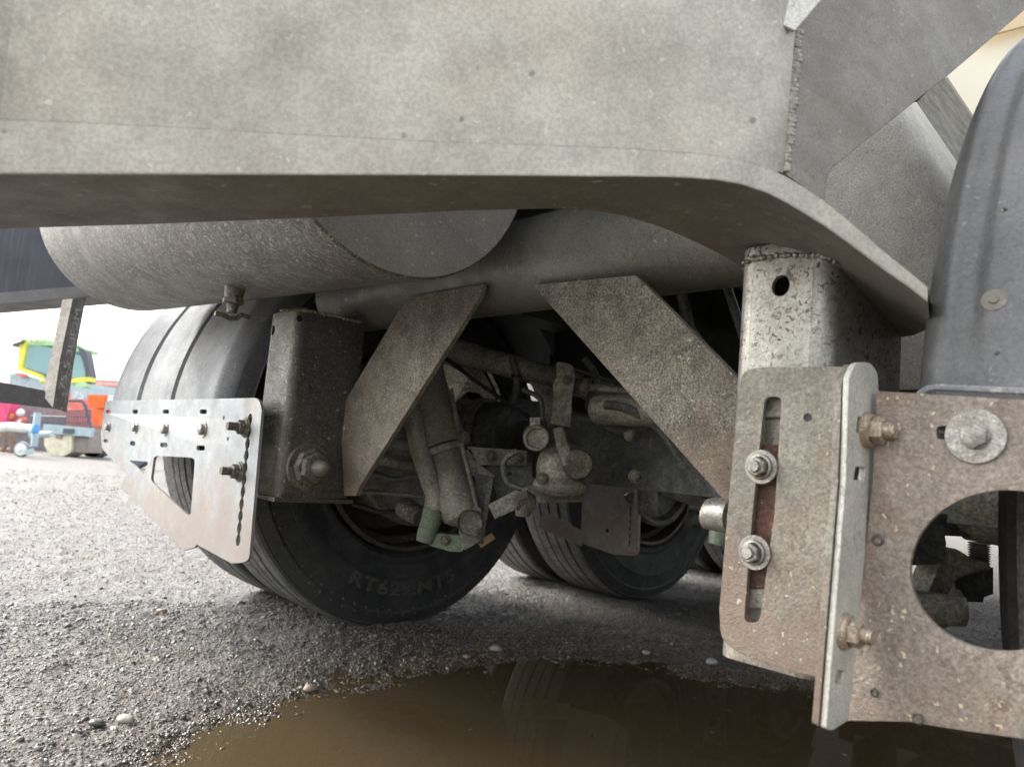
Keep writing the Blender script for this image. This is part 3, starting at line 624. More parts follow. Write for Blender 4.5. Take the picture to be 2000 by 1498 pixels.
# round stain boss on the near guard
# --- wheels
def wheel_set(u_, v_in, sgn, label=None, letters=False, squash=0):
    """dual wheel: inner sidewall plane at v_in, tyres extend in direction sgn along v"""
    ax = VX * sgn; g_pairs = []
    for k in range(2):
        org = W(u_, v_in + sgn * (k * .325), HZ - .003); KR = 1.034
        wv_ = group_part('wheel', T, org - ZX * HZ, label)
        wd = .28
        side = [(.292, .018), (.305, .004), (.315, .002), (.325, .006), (.345, .0), (.352, -.003), (.356, -.0035), (.362, -.004), (.40, -.009), (.405, -.006), (.43, -.004), (.448, .002), (.455, -.001), (.462, .003), (.478, .010), (.4835, .014), (.4865, .013), (.492, .022), (.4955, .026)]
        prof = list(side)
        # tread ribs with circumferential grooves
        x = .03; ribs = 5; gw = .008; rw = (wd - .06 - gw * 4) / 5
        for i in range(ribs):
            prof += [(.4985 + (.0015 if 0 < i < 4 else -.0005), x), (.4985 + (.0015 if 0 < i < 4 else -.0005), x + rw)]
            if i < 4: prof += [(.487, x + rw + .0012), (.487, x + rw + gw - .0012)]
            x += rw + gw
        prof += [(r, wd - h_) for r, h_ in side[::-1]]
        b = MB(); b.lathe([(r * KR, h_) for r, h_ in prof], org, ax, 128)
        ty = b.build('tyre', M['rubber'], wv_, smooth=28)
        # second material for the tread band
        ty.data.materials.append(M['tread']); cx = ty.location + WL[wv_.name] - WL[ty.name]
        oo = org - WL[ty.name]
        for p in ty.data.polygons:
            q = p.center - oo; rr = (q - ax * q.dot(ax)).length
            if rr > .491 * KR: p.material_index = 1
        # sipes: fine cuts across the ribs
        b = MB(); 
        for i in range(5):
            xm = .03 + rw / 2 + i * (rw + gw)
            for j in range(96):
                a = 2 * math.pi * (j + .5 * (i % 2)) / 96
                d = UX * math.cos(a) + ZX * math.sin(a); tt = -UX * math.sin(a) + ZX * math.cos(a)
                cc = org + ax * xm + d * .5003 * KR
                sl_ = (ax * rw * .46 + tt * .007 * (1 if i % 2 else -1)); w_ = tt * .0011
                b.add([cc - sl_ - w_, cc + sl_ - w_, cc + sl_ + w_, cc - sl_ + w_], [(0, 1, 2, 3)])
        sp_ = b.build('tread_sipes', M['black'], wv_); sp_['kind'] = 'stuff'
        # rim barrel, well and disc
        b = MB(); rp = [(.296, .012), (.300, .004), (.296, .0), (.286, .001), (.281, .012), (.279, .05), (.262, .062), (.255, .13), (.252, .16), (.16, .165 if k == 0 else .1), (.115, .16)]
        b.lathe(rp, org, ax, 72); b.lathe([(.296, .268), (.300, .276), (.296, .28), (.286, .279), (.281, .268), (.27, .23), (.262, .17), (.252, .165)], org, ax, 72)
        rm = b.build('rim', M['rim'], wv_, smooth=30)
        if k == 0:
            b = MB(); b.lathe([(.215, .16), (.215, -.005), (.222, -.012), (.222, -.03), (.214, -.036), (.20, -.03), (.19, .0), (.12, .02), (.1, -.01), (.085, -.03), (.085, -.08)], org, ax, 56)
            b.build('brake_drum', M['grime'], wv_, smooth=30)
            if letters:
                b = MB(); b2 = MB(); b2.lathe([(.372, -.0065), (.377, -.0115), (.416, -.0128), (.420, -.0085)], org, ax, 96); b2.build('sidewall_band', M['rubber'], wv_, smooth=50)
                for j in range(72):          # raised chevrons round the shoulder
                    a = 2 * math.pi * j / 72
                    for rr, off in ((.460, 0), (.476, .022)):
                        d = UX * math.cos(a + off) + ZX * math.sin(a + off); b.ball(org + d * rr - ax * (.001 if rr < .47 else -.003), .0046, 6, (1, 1, 1))
                q = b.build('sidewall_pattern', M['letter'], wv_, smooth=50); q['kind'] = 'stuff'
                txt = bpy.data.curves.new('lettering', 'FONT'); txt.body = 'RT62ZM15'; txt.size = .046; txt.extrude = .0011; txt.offset = .0012; txt.space_character = 1.12
                to = bpy.data.objects.new('lettering', txt); col.objects.link(to); bpy.context.view_layer.update()
                me = bpy.data.meshes.new_from_object(to.evaluated_get(bpy.context.evaluated_depsgraph_get())); bpy.data.objects.remove(to)
                vs_ = [v.co.copy() for v in me.vertices]; xs = [v.x for v in vs_]; mid = (min(xs) + max(xs)) / 2
                b = MB(); nv = []
                for v in vs_:
                    a = -math.pi / 2 + (v.x - mid) / .386 * 1.55 - .02
                    rr = .418 - v.y * 1.1
                    # seen from the camera side +u runs to the right
                    nv.append(org + (UX * math.cos(a) + ZX * math.sin(a)) * rr - ax * (.0128 + v.z))
                b.add(nv, [tuple(p.vertices) for p in me.polygons]); b.build('lettering', M['letter'], wv_, smooth=30)
for u_, lab in ((HU, None), (HU + 1.19, None), (HU + 2.38, None)):
    wheel_set(u_, -1.75, -1, letters=(u_ == HU)); wheel_set(u_, -.19, 1)
    b = MB(); b.box(W(u_, -.97, .53), UX * .062, VX * .72, ZX * .066); ax_ = b.build('axle_beam', M['grime_dark'], T)
    for va, vb in ((-1.74, -1.6), (-.2, -.34)):
        b = MB(); b.cyl(W(u_, va, HZ), W(u_, vb, HZ), .085, .075, 28); b.build('axle_end', M['grime'], ax_)
    for v in (-1.45, -.72):
        b = MB(); b.cyl(W(u_ + .38, v, .66), W(u_ + .38, v, .89), .1, .11, 28); b.build('air_spring', M['black'], T)
        b = MB(); b.box(W(u_ + .24, v, .63), UX * .21, VX * .035, ZX * .035); b.build('trailing_arm', M['grime_dark'], T)

# --- brake gear on the first axle (seen between the braces)
def px_tube(name, mat, pts, r, d, parent=T, seg=16):
    L = [PY(x, y, (d[i] if isinstance(d, (list, tuple)) else d)) for i, (x, y) in enumerate(pts)]
    rr = [(r[i] if isinstance(r, (list, tuple)) else r) * scale_at(p) for i, p in enumerate(L)]
    b = MB(); b.tube(L, rr, seg); return b.build(name, M[mat], parent, smooth=45)
G = group_part('brake_gear', T, PY(900, 1070, 1.6))
dm = px_tube('damper_sleeve', 'shock', [(808, 690), (826, 765), (862, 878)], [48, 50, 53], [1.66, 1.65, 1.62], G, 24)
px_tube('damper_collar', 'grime', [(860, 872), (864, 884)], 55, 1.62, G, 24)
px_tube('damper_body', 'shock', [(862, 880), (893, 985), (901, 1010), (905, 1022)], [42, 40, 36, 20], [1.62, 1.58, 1.575, 1.575], G, 24)
px_tube('damper_pipe', 'grime', [(880, 760), (897, 850), (925, 960), (930, 990), (918, 1008)], 5, [1.6, 1.59, 1.55, 1.55, 1.55], G, 8)
def strap(name, mat, pts, w, d, th=.012, parent=G):      # bent flat bar; w in photo pixels
    L = [PY(x, y, d) for x, y in pts]; b = MB(); rows = []
    for i, p in enumerate(L):
        t_ = (L[min(i + 1, len(L) - 1)] - L[max(i - 1, 0)]).normalized(); sdv = t_.cross(Vector((0, 1, 0))).normalized() * (w[i] if isinstance(w, (list, tuple)) else w) * .5 * scale_at(p)
        rows.append((p - sdv, p + sdv, p + sdv + Vector((0, th, 0)), p - sdv + Vector((0, th, 0))))
    for a, c_ in ((0, 1), (1, 2), (2, 3), (3, 0)): b.strip([r[a] for r in rows], [r[c_] for r in rows])
    b.add(list(rows[0]), [(0, 1, 2, 3)]); b.add(list(rows[-1]), [(0, 1, 2, 3)])
    return b.build(name, M[mat], parent, smooth=50)
px_tube('side_pipe', 'shock', [(792, 730), (802, 800), (820, 880), (836, 925), (850, 965), (846, 998)], [17, 18, 19, 20, 20, 19], 1.57, G, 18)
px_tube('side_pipe', 'green', [(846, 994), (842, 1015), (834, 1040), (829, 1058)], [20, 19.5, 19, 17], 1.569, G, 18)
plate_px('mount_foot', M['green'], G, fil([(818, 1048, 4), (835, 1040), (905, 1046), (905, 1078, 8), (880, 1077), (840, 1066, 6)]), YN, 1.565, t=.03)
plate_px('clevis_plate', M['grime'], G, fil([(898, 1000, 10), (940, 990, 8), (944, 1052, 6), (905, 1077, 8), (896, 1040)]), YN, 1.54, t=.02)
b = MB(); c = PY(918, 1020, 1.535); s_ = scale_at(c); b.lathe([(24 * s_, .006), (26 * s_, 0), (20 * s_, -.008), (1e-4, -.008)], c, -F, 24); b.build('clevis_pin', M['grime'], G)
strap('bent_bracket', 'grime', [(905, 880), (912, 905), (935, 922), (962, 938)], [30, 30, 26, 22], 1.6, .02)
plate_px('bent_bracket_leg', M['grime_dark'], G, [(928, 926), (964, 932), (952, 985), (944, 1062), (918, 1060), (925, 985)], YN, 1.59, t=.02)
plate_px('leg_edge', M['grime'], G, [(953, 938), (964, 934), (945, 1050), (934, 1056)], YN, 1.58, t=.012)
b = MB(); c = PY(905, 838, 1.80); e = PY(1000, 846, 1.72); b.cyl(c, e, 58 * scale_at(c), 56 * scale_at(c), 32); b.build('brake_chamber', M['grime_dark'], G)
b = MB(); c = PY(940, 840, 1.77); e = PY(956, 841, 1.756); b.cyl(c, e, 63 * scale_at(c), 63 * scale_at(c), 32); b.build('clamp_band', M['grime'], G)
ts0 = [(858, 701), (880, 703), (904, 709), (925, 716), (942, 724), (956, 748), (968, 778)]
ts1 = [(866, 712), (880, 716), (900, 726), (915, 738), (928, 752), (940, 768), (958, 792)]
ts2 = [(868, 738), (873, 752), (880, 772), (886, 788), (898, 772), (915, 765), (935, 768)]
b = MB(); b.strip([PY(x, y, 1.86) for x, y in ts0], [PY(x, y, 1.80) for x, y in ts1]); b.strip([PY(x, y, 1.80) for x, y in ts1], [PY(x, y, 1.85) for x, y in ts2])
b.strip([PY(x, y, 1.864) for x, y in ts0], [PY(x, y, 1.804) for x, y in ts1]); b.strip([PY(x, y, 1.804) for x, y in ts1], [PY(x, y, 1.854) for x, y in ts2]); b.build('torn_sheet', M['torn'], T, smooth=20)
strap('sheet_fold', 'torn', [(952, 722), (962, 742), (972, 762), (976, 784)], 7, 1.81, .004, T)
plate_px('wedge_bracket', M['grime'], G, [(1034, 744), (1108, 764), (1098, 790), (1094, 830), (1070, 832), (1062, 800)], YN, 1.62, t=.01)
px_tube('radius_rod', 'grime', [(845, 672), (1190, 770)], 23, [1.86, 1.62], T, 20)
px_tube('push_rod', 'grime', [(1105, 752), (1260, 768)], 9, [1.5, 1.42], G)
px_tube('push_rod_yoke', 'grime', [(1100, 750), (1142, 755)], 15, [1.49, 1.47], G)
plate_px('slack_adjuster', M['grime'], G, fil([(1087, 706, 3), (1100, 708), (1119, 712, 8), (1124, 735, 6), (1118, 770), (1114, 835), (1074, 828), (1082, 780, 6), (1080, 752, 8), (1087, 735)]), YN, 1.44, t=.03)
for x, y in ((1108, 742), (1142, 756)):
    c = PY(x, y, 1.438); bolt_on(G, c, -F, 7 * scale_at(c), 'hex', 'bolt_dirty')
b = MB(); c = PY(1096, 915, 1.47); s_ = scale_at(c); b.ball(c, 58 * s_, 24, (.85, .7, 1.0)); b.build('cam_housing', M['grime'], G)
b = MB(); c = PY(1095, 950, 1.46); b.ball(c, 46 * s_, 24, (1.2, .8, .5)); b.build('housing_sump', M['grime'], G)
b = MB(); c = PY(1128, 905, 1.43); b.lathe([(1e-4, -.02), (26 * s_, -.02), (30 * s_, -.012), (30 * s_, .02)], c, F, 20); b.build('housing_boss', M['bolt_dirty'], G)
b = MB(); c = PY(1047, 855, 1.42); b.lathe([(1e-4, -.006), (17 * s_, -.008), (19 * s_, -.014), (23 * s_, -.014), (25 * s_, -.008), (25 * s_, .03)], c, F, 28); b.build('cam_cap', M['grime'], G)
strap('cap_ear', 'grime', [(1045, 815), (1045, 835)], 20, 1.42, .02)
strap('relay_arm', 'grime', [(1090, 835), (1098, 870), (1112, 905)], [20, 22, 26], 1.41, .02)
strap('lower_link', 'grime', [(960, 1000), (1010, 975), (1040, 965), (1140, 965)], [30, 34, 36, 30], 1.5, .03)
b = MB(); c = PY(1024, 975, 1.44); b.hexn(c, Vector((.1, -.5, -.3)), 22 * s_, .02); b.cyl(c - ZX * .005, c - ZX * 32 * s_, 18 * s_, 14 * s_, 14); b.build('link_nut', M['bolt_dirty'], G)
plate_px('axle_seat', M['grime_dark'], G, [(905, 895), (1040, 885), (1040, 960), (975, 985), (958, 930)], YN, 1.63, t=.05)
plate_px('spring_seat', M['grime'], G, [(910, 872), (1030, 880), (1030, 908), (935, 908)], YN, 1.60, t=.03)
px_tube('stub_end', 'bolt', [(772, 872), (806, 876)], [17, 19], 1.78, T, 20)
px_tube('link_rod', 'grime', [(700, 893), (830, 915)], 11, 1.72, T)
strap('torque_plate', 'grime_dark', [(690, 925), (832, 948)], 44, 1.72, .02, T)
px_tube('brake_line', 'grime', [(684, 958), (835, 970)], 3, 1.64, T, 8)
b = MB(); c = PY(805, 1000, 1.66); b.lathe([(1e-4, -.03), (18 * s_, -.03), (22 * s_, -.02), (24 * s_, .03)], c, Vector((-.6, .6, .2)), 18); b.build('banjo_fitting', M['bolt_dirty'], G)
b = MB(); A = PY(936, 1064, 1.8); B = PY(964, 1046, 1.8); dd = (B - A) / 2; b.box((A + B) / 2, dd, Vector((dd.z, 0, -dd.x)).normalized() * .008, Vector((0, .003, 0))); b.build('marker_tag', M['orange_tag'], T, label='faded orange tag on the first wheel')
for pts, r, d in (([(1000, 700), (1010, 745), (1000, 790), (975, 830)], 7, 1.7), ([(1140, 700), (1165, 740), (1150, 790), (1180, 830), (1230, 850)], 8, 1.5), ([(1010, 880), (985, 900), (990, 940), (1020, 955)], 6, 1.45),
                  ([(700, 905), (760, 935), (820, 930), (870, 950)], 6, 1.62), ([(1180, 790), (1230, 800), (1290, 840), (1330, 900)], 9, 1.35), ([(1020, 760), (1055, 780), (1060, 820)], 5, 1.5)):
    q = [PY(x, y, d) for x, y in pts]; L = []
    for i in range(len(q) - 1):
        p0, p1, p2, p3 = q[max(i - 1, 0)], q[i], q[i + 1], q[min(i + 2, len(q) - 1)]
        for k in range(6):
            f = k / 6; L.append(.5 * ((2 * p1) + (p2 - p0) * f + (2 * p0 - 5 * p1 + 4 * p2 - p3) * f * f + (3 * p1 - p0 - 3 * p2 + p3) * f ** 3))
    L.append(q[-1]); b = MB(); b.tube(L, r * scale_at(q[0]), 10); b.build('air_hose', M['grime_dark'], G, smooth=60)
for x, y, r, d in ((905, 855, 9, 1.58), (1012, 895, 8, 1.57), (960, 890, 8, 1.57), (1230, 850, 8, 1.24), (1060, 935, 9, 1.40), (1072, 765, 6, 1.60), (870, 1055, 7, 1.56), (930, 1040, 8, 1.53), (1240, 930, 9, 1.24), (745, 935, 8, 1.71)):
    c = PY(x, y, d); bolt_on(G, c, -F, r * scale_at(c), random.choice(('hex', 'nut')), 'bolt_dirty', stud=.008)
b = MB(); c = PY(1168, 800, 1.45); b.cyl(c, c + VX * .16, .03, seg=24); b.build('anchor_boss', M['grime'], G)
b = MB()
for k in range(7):
    c = PY(898 + k * 7, 905 + k * .5, 1.75); b.lathe([(.05, 0), (.056, .004), (.05, .008)], c, Vector((.9, -.43, 0)), 28)
b.build('bellows', M['black'], G)
for x, y, r, d in ((1008, 735, 9, 1.7), (1150, 735, 10, 1.5), (1168, 808, 10, 1.5), (990, 925, 8, 1.45)):
    c = PY(x, y, d); b = MB(); b.tube([c - ZX * .003, c + ZX * .003], r * scale_at(c) * 1.15, 10); b.build('cable_tie', M['black'], G)
for pts, r, d in (([(870, 700), (930, 745), (1010, 800), (1040, 820)], 4, 1.68), ([(1120, 720), (1200, 745), (1300, 790)], 4, 1.42), ([(690, 985), (740, 1000), (790, 1000)], 5, 1.75)):
    q = [PY(x, y, d) for x, y in pts]; b = MB(); b.tube(q, r * scale_at(q[0]), 8); b.build('wiring', M['black'], G, smooth=80)
# --- gear and bracket of the second axle
c2 = 1.85
p2 = plate_px('mudguard_bracket', M['plate_mid'], T, fil([(1140, 940, 4), (1178, 944), (1228, 928), (1250, 930, 4), (1246, 1086, 12), (1196, 1082), (1134, 1060), (1136, 1000)]), UX, c2, holes=[wavy(1231, 960, 1228, 1066, 7, 8)], t=.008, label='worn bracket plate of the second axle')
plate_px('bracket_arm', M['plate_mid'], p2, [(1062, 998), (1142, 1040), (1134, 1066), (1050, 1030)], UX, c2 - .002, t=.006)
c = PU(1232, 972, c2); bolt_on(p2, c, nB, 9 * scale_at(c), 'nut', 'bolt', stud=.012)
painted_hole(PU(1186, 1036, c2), nB, .006, p2)
G2 = group_part('brake_gear', T, PY(1320, 1000, 2.0))
plate_px('gear_arm', M['grime'], G2, fil([(1282, 905, 8), (1320, 915, 8), (1352, 960, 14), (1392, 985), (1400, 1000), (1345, 985, 10), (1300, 968, 12)]), YN, 1.9, t=.06)
px_tube('gear_tube', 'grime', [(1262, 925), (1262, 1005)], 22, 2.2, G2)
b = MB(); c = PY(1290, 868, 1.5); s_ = scale_at(c); b.lathe([(1e-4, -.004), (18 * s_, -.006), (20 * s_, -.012), (24 * s_, -.012), (24 * s_, .02)], c, F, 24); b.build('port_ring', M['grime'], G2)
px_tube('pin', 'bolt', [(1345, 990), (1380, 996)], 5, 1.7, G2, 8)
b = MB(); b.ball(PY(1352, 1016, 1.9), .02, 14); b.build('grease_ball', M['bolt_dirty'], G2)
px_tube('air_hose', 'grime_dark', [(1420, 560), (1440, 620), (1452, 660)], 9, 1.05, T, 10)
px_tube('air_hose', 'grime_dark', [(1330, 560), (1345, 640), (1400, 720), (1440, 760)], 12, 1.5, T, 10)

# --- near post (right), slotted plate, folded bracket plate
pR = post(.668, -.29, .098, .18, .735, .33, M['post_near'], hole=PU(1525, 558, .668))
beads('post_weld', [(1448, 514), (1470, 506), (1530, 498), (1600, 498), (1625, 506)], UX, .667, .0028, T)
beads('post_weld', [(1630, 512), (1700, 556), (1750, 600)], VX, -.288, .0022, T)
CR1 = .652
s1 = plate_px('slotted_plate', M['plate_slot'], T, fil([(1449, 722, 60), (1500, 717), (1662, 716), (1640, 960), (1598, 1322), (1560, 1314), (1450, 1278, 20), (1408, 1250, 50), (1405, 1190), (1432, 880)], k=8), UX, CR1,
    holes=[fil([(1494, 775, 16), (1527, 774, 16), (1513, 1000), (1484, 1216, 14), (1453, 1216, 14), (1470, 1000)], k=6)], t=.005)
plate_px('backing_bar', M['rustbar'], s1, [(1470, 868), (1535, 868), (1505, 1148), (1440, 1148)], UX, CR1 + .011, t=.004)
plate_px('backing_bar', M['grime'], s1, [(1475, 760), (1540, 760), (1536, 815), (1475, 815)], UX, CR1 + .011, t=.004)
plate_px('backing_bar', M['grime'], s1, [(1440, 1150), (1505, 1150), (1502, 1188), (1440, 1188)], UX, CR1 + .011, t=.004)
b = MB(); b.box(W(CR1 + .03, -.335, .45), UX * .002, VX * .045, ZX * .1); b.build('post_backing', M['black'], s1)
for x, y in ((1488, 912), (1475, 1079)):
    c = PU(x, y, CR1); bolt_on(s1, c, nB, 20 * scale_at(c), 'nut', 'bolt', wr=34 * scale_at(c), stud=.007)
c = PU(1577, 815, CR1); painted_hole(c, nB, .0035, s1, 'dent_disc')
# folded flange and main plate
VF = -.243; CR2 = .645
SL = [fil([(x - w_ / 2 + 2, y - h_ / 2), (x + w_ / 2 + 2, y - h_ / 2 + 2), (x + w_ / 2 - 2, y + h_ / 2), (x - w_ / 2 - 2, y + h_ / 2 - 2)], 2, 2) for (x, y, w_, h_) in ((1681, 830, 14, 34), (1679, 925, 20, 28), (1644, 1218, 14, 28), (1640, 1322, 14, 28))]
def vflange(name, mat, v, pts, parent, t=.005): return plate_px(name, mat, parent, pts, VX, v, holes=SL, t=t)
r2 = plate_px('mudguard_bracket', M['plate_near'], T,
    fil([(1712, 764), (1790, 768), (1830, 771), (2060, 784), (2140, 790), (2140, 1462), (1880, 1426, 6), (1775, 1409, 6), (1656, 1407), (1704, 940)]), UX, CR2,
    holes=[[tuple(q) for q in ()]][:0] + [circ((1966, 1114), 189, 64, 157), slot_px(1842, 845, 26, 26)], t=.005, label='rust stained bracket plate with a big round hole, close on the right')
fl = vflange('bent_flange', M['flange_near'], VF, fil([(1716, 765), (1714, 728, 8), (1700, 708, 10), (1672, 707, 12), (1658, 738, 6), (1652, 940), (1614, 1424, 6), (1626, 1426, 6), (1657, 1406), (1704, 940)]), r2, .0045)
fl2 = vflange('bent_flange', M['plate_slot'], VF - .0055, fil([(1700, 712), (1660, 712), (1644, 745, 6), (1636, 940), (1598, 1418, 6), (1640, 1400), (1690, 940)]), r2, .005)
for (x, y) in ((1692, 840), (1648, 1232)):
    c = PV(x, y, VF); s_ = scale_at(c); bolt_on(r2, c, VX, 27 * s_, 'nut', 'bolt_gold', wr=36 * s_, stud=.012)
c = PU(1906, 852, CR2); s_ = scale_at(c); b = MB(); b.lathe([(1e-4, .0025), (53 * s_, .0025), (54 * s_, .0015), (54 * s_, -.0004)], c, nB, 48); b.hexn(c + nB * .0025, nB, 25 * s_, .0055)
b.lathe([(26 * s_, .0026), (27 * s_, .0035), (22 * s_, .004)], c, nB, 24); b.build('bolt', M['bolt'], r2)
for x, y, r in ((1715, 1054, .0032), (1708, 1352, .0022), (1793, 1402, .003)): 
    c = PU(x, y, CR2); b = MB(); b.lathe([(r * 1.6, 0), (r * 1.3, .0012), (r * .9, .0008), (r * .7, -.002), (1e-4, -.003)], c + nB * .0004, nB, 14); b.build('rivet', M['bolt_dirty'], r2)
# a round washer mark and small fixings on the near guard
def on_guard(px, py, uc, Rg):
    d = ray(px, py); ax0 = W(uc, 0, HZ); best = None
    for i in range(2000):
        p = CAM + d * (.3 + i * .0006); q = p - ax0; q -= VX * q.dot(VX)
        if q.length < Rg: best = (p, q.normalized()); break
    return best
for x, y, rr, m_ in ((1942, 586, 24, 'under'), (1962, 410, 5, 'bolt_dirty'), (1948, 690, 5, 'bolt_dirty')):
    h_ = on_guard(x, y, HU - .006, .6198)
    if h_:
        c, n_ = h_; k_ = rr * scale_at(c); b = MB(); b.lathe([(1e-4, .0022), (k_ * .35, .0022), (k_ * .4, .001), (k_ * .95, .0008), (k_, -.002)], c, n_, 28); b.build('washer', M[m_], gr)
# lower mounting edge of the near guard
A = [PU(x, y, CR2 + .012) for x, y in ((1795, 772), (1812, 760), (1830, 757), (2000, 765), (2150, 774))]
b = MB(); b.tube(A, .0032, 8); b.build('guard_edge', M['guard'], gr)
# bolt through the near post beside the brace
c = PU(1422, 1010, .70); s_ = scale_at(c); g = group_part('pivot_bolt', T, c)
b = MB(); b.lathe([(1e-4, .026), (30 * s_, .026), (33 * s_, .018), (33 * s_, 0), (1e-4, 0)], PU(1428, 1008, .70), -VX, 24); b.build('nut', M['bolt'], g)
b = MB(); b.lathe([(1e-4, .006), (27 * s_, .006), (28 * s_, 0), (1e-4, 0)], PU(1390, 1008, .70), -VX, 24); b.cyl(PU(1392, 1008, .70), PU(1430, 1008, .70), 16 * s_, seg=16); b.build('washer', M['bolt'], g)
px_tube('bush', 'green', [(1412, 1030), (1404, 1065)], [26, 20], .92, T, 16)
px_tube('guard_stay', 'grime', [(1750, 640), (1815, 628)], 13, [.84, .84], T, 14)
# --- gear seen through the round hole
G3 = group_part('brake_gear', T, PY(1850, 1200, .98))
plate_px('chamber_box', M['grime_dark'], G3, fil([(1770, 1020), (1840, 1018, 10), (1848, 1060), (1846, 1095, 12), (1830, 1102, 8), (1770, 1104)]), YN, .98, t=.08)
plate_px('cast_arm', M['grime'], G3, fil([(1848, 1074, 6), (1868, 1072), (1898, 1090, 8), (1932, 1100), (1936, 1112), (1905, 1112, 10), (1870, 1126, 14), (1852, 1160), (1866, 1176), (1866, 1215), (1840, 1230), (1780, 1200), (1812, 1160, 10), (1828, 1120, 10)]), YN, 1.0, t=.05)
b = MB(); c = PY(1864, 1192, .98); b.lathe([(1e-4, .012), (28 * scale_at(c), .012), (30 * scale_at(c), 0), (30 * scale_at(c), -.06)], c, Vector((.93, -.3, 0)), 26); b.build('arm_end', M['grime'], G3)
plate_px('cup', M['grime_dark'], G3, [(1862, 1130), (1940, 1108), (1940, 1160), (1922, 1166), (1920, 1176), (1886, 1175), (1884, 1166), (1876, 1152), (1866, 1150)], YN, 1.06, t=.06)
b = MB()
for k in range(9): p0 = PY(1904, 1062 + k * 4.6, 1.04); b.lathe([(.012, 0), (.0145, .0012), (.012, .0024)], p0 + Vector((.006, 0, 0)), ZX, 18)
b.build('coil_spring', M['grime'], G3)
plate_px('caliper_bar', M['grime_dark'], G3, [(1800, 1002), (1925, 1008), (1925, 1050), (1845, 1046)], YN, 1.1, t=.05)
# black sheet added to block the sky gap between the far wheel sets
b = MB(); b.box(W(1.93, -1.70, 1.02), UX * .16, VX * .004, ZX * .27); b.build('gap_blocker', M['black'], T)
# --- left edge: navy side rail, upright and dark rail
plate_px('side_rail', M['navy'], T, [(-120, 300), (216, 300), (216, 556), (-120, 584)], YN, 2.3, t=.05)
b = MB(); A = [PY(x, y, 2.299) for x, y in ((-120, 582), (216, 554))]; B = [q + Vector((0, -.0, -.036)) for q in A]; Cc = [q + Vector((0, .12, 0)) for q in B]
b.strip(A, B); b.strip(B, Cc); b.strip([q + Vector((0, .12, 0)) for q in A], Cc); b.build('rail_flange', M['rail_grey'], T)
sp = group_part('side_post', T, PY(115, 800, 2.22))
b = MB(); rows = []
for (xl, xm, xr, y1, y2, y3) in ((122, 142, 168, 585, 584, 582), (98, 117, 145, 700, 702, 704), (82, 103, 130, 770, 796, 806)):
    rows.append([PY(xl, y1, 2.22), PY(xm, y2, 2.20), PY(xr, y3, 2.27)])
b.strip([r[0] for r in rows], [r[1] for r in rows]); b.build('post_face', M['post_lit'], sp)
b = MB(); b.strip([r[1] for r in rows], [r[2] for r in rows]); b.strip([r[2] for r in rows], [r[2] + Vector((-.03, .05, 0)) for r in rows]); b.strip([r[0] for r in rows], [r[2] + Vector((-.03, .05, 0)) for r in rows])
b.build('post_side', M['post_shaded'], sp)
plate_px('side_bar', M['bar_dark'], sp, fil([(-100, 736), (0, 746), (85, 762), (104, 792), (102, 798), (0, 786), (-100, 778)]), YN, 2.215, t=.06)
txt = bpy.data.curves.new('scrawl', 'FONT'); txt.body = '75 5 3UE2M'; txt.size = .034; txt.extrude = .0004
to = bpy.data.objects.new('scrawl', txt); col.objects.link(to); bpy.context.view_layer.update()
me = bpy.data.meshes.new_from_object(to.evaluated_get(bpy.context.evaluated_depsgraph_get())); bpy.data.objects.remove(to)
e0 = PY(119, 762, 2.19); e1 = PY(152, 604, 2.19); ex = (e1 - e0).normalized(); ey = Vector((-1, .1, .2)); ey = (ey - ex * ey.dot(ex)).normalized(); Lx = max(v.co.x for v in me.vertices)
n_s = ex.cross(ey)
if n_s.dot(F) > 0: n_s = -n_s
b = MB(); b.add([e0 + ex * (v.co.x / Lx * (e1 - e0).length) + ey * (v.co.y * .8 - .012) + n_s * v.co.z for v in me.vertices], [tuple(p.vertices) for p in me.polygons]); b.build('chalk_scrawl', M['rail_grey'], sp)

# ------------------------------------------------------------------ YARD beyond
def pbox(name, mat, x0, y0, x1, y1, d, dep, parent=None, **k):       # upright box; photo rectangle at depth d
    a = PY(x0, y1, d); c_ = PY(x1, y0, d); b = MB()
    b.box(Vector(((a.x + c_.x) / 2, d + dep / 2, (a.z + c_.z) / 2)), Vector((abs(c_.x - a.x) / 2, 0, 0)), Vector((0, dep / 2, 0)), Vector((0, 0, abs(c_.z - a.z) / 2)))
    return b.build(name, M[mat], parent, **k)
# green and yellow machine cab
D = 15
ft0 = PY(95, 760, D); H = thing('harvester', 'green and yellow farm machine with glass cab beyond the trailer', 'harvester', (ft0.x, D, 0))
plate_px('cab_roof', M['y_green'], H, fil([(42, 662), (60, 659, 2), (150, 672, 4), (168, 682), (165, 688), (40, 670)]), YN, D, t=.5)
plate_px('roof_visor', M['y_dark'], H, [(22, 672), (45, 664), (45, 669), (24, 677)], YN, D - .1, t=.5)
plate_px('cab_frame', M['y_yellow'], H, [(38, 668), (52, 668), (42, 718), (78, 732), (78, 739), (34, 722)], YN, D - .05, t=.15)
plate_px('windscreen', M['glass'], H, [(54, 674), (112, 676), (104, 735), (44, 716)], YN, D, t=.04)
plate_px('cab_interior', M['y_dark'], H, [(52, 670), (166, 690), (174, 735), (172, 748), (100, 748), (44, 716)], YN, D + .9, t=.3)
plate_px('fender', M['y_green'], H, fil([(146, 748, 2), (166, 745, 3), (168, 756, 3), (148, 757, 3)]), YN, D - .1, t=.2)
plate_px('seat', M['y_dark'], H, fil([(78, 706, 3), (84, 706, 3), (88, 728, 3), (76, 728, 2)]), YN, D + .3, t=.3)
plate_px('side_window', M['glass'], H, fil([(140, 690), (158, 694, 10), (168, 725, 8), (164, 738), (138, 738)]), YN, D, t=.04)
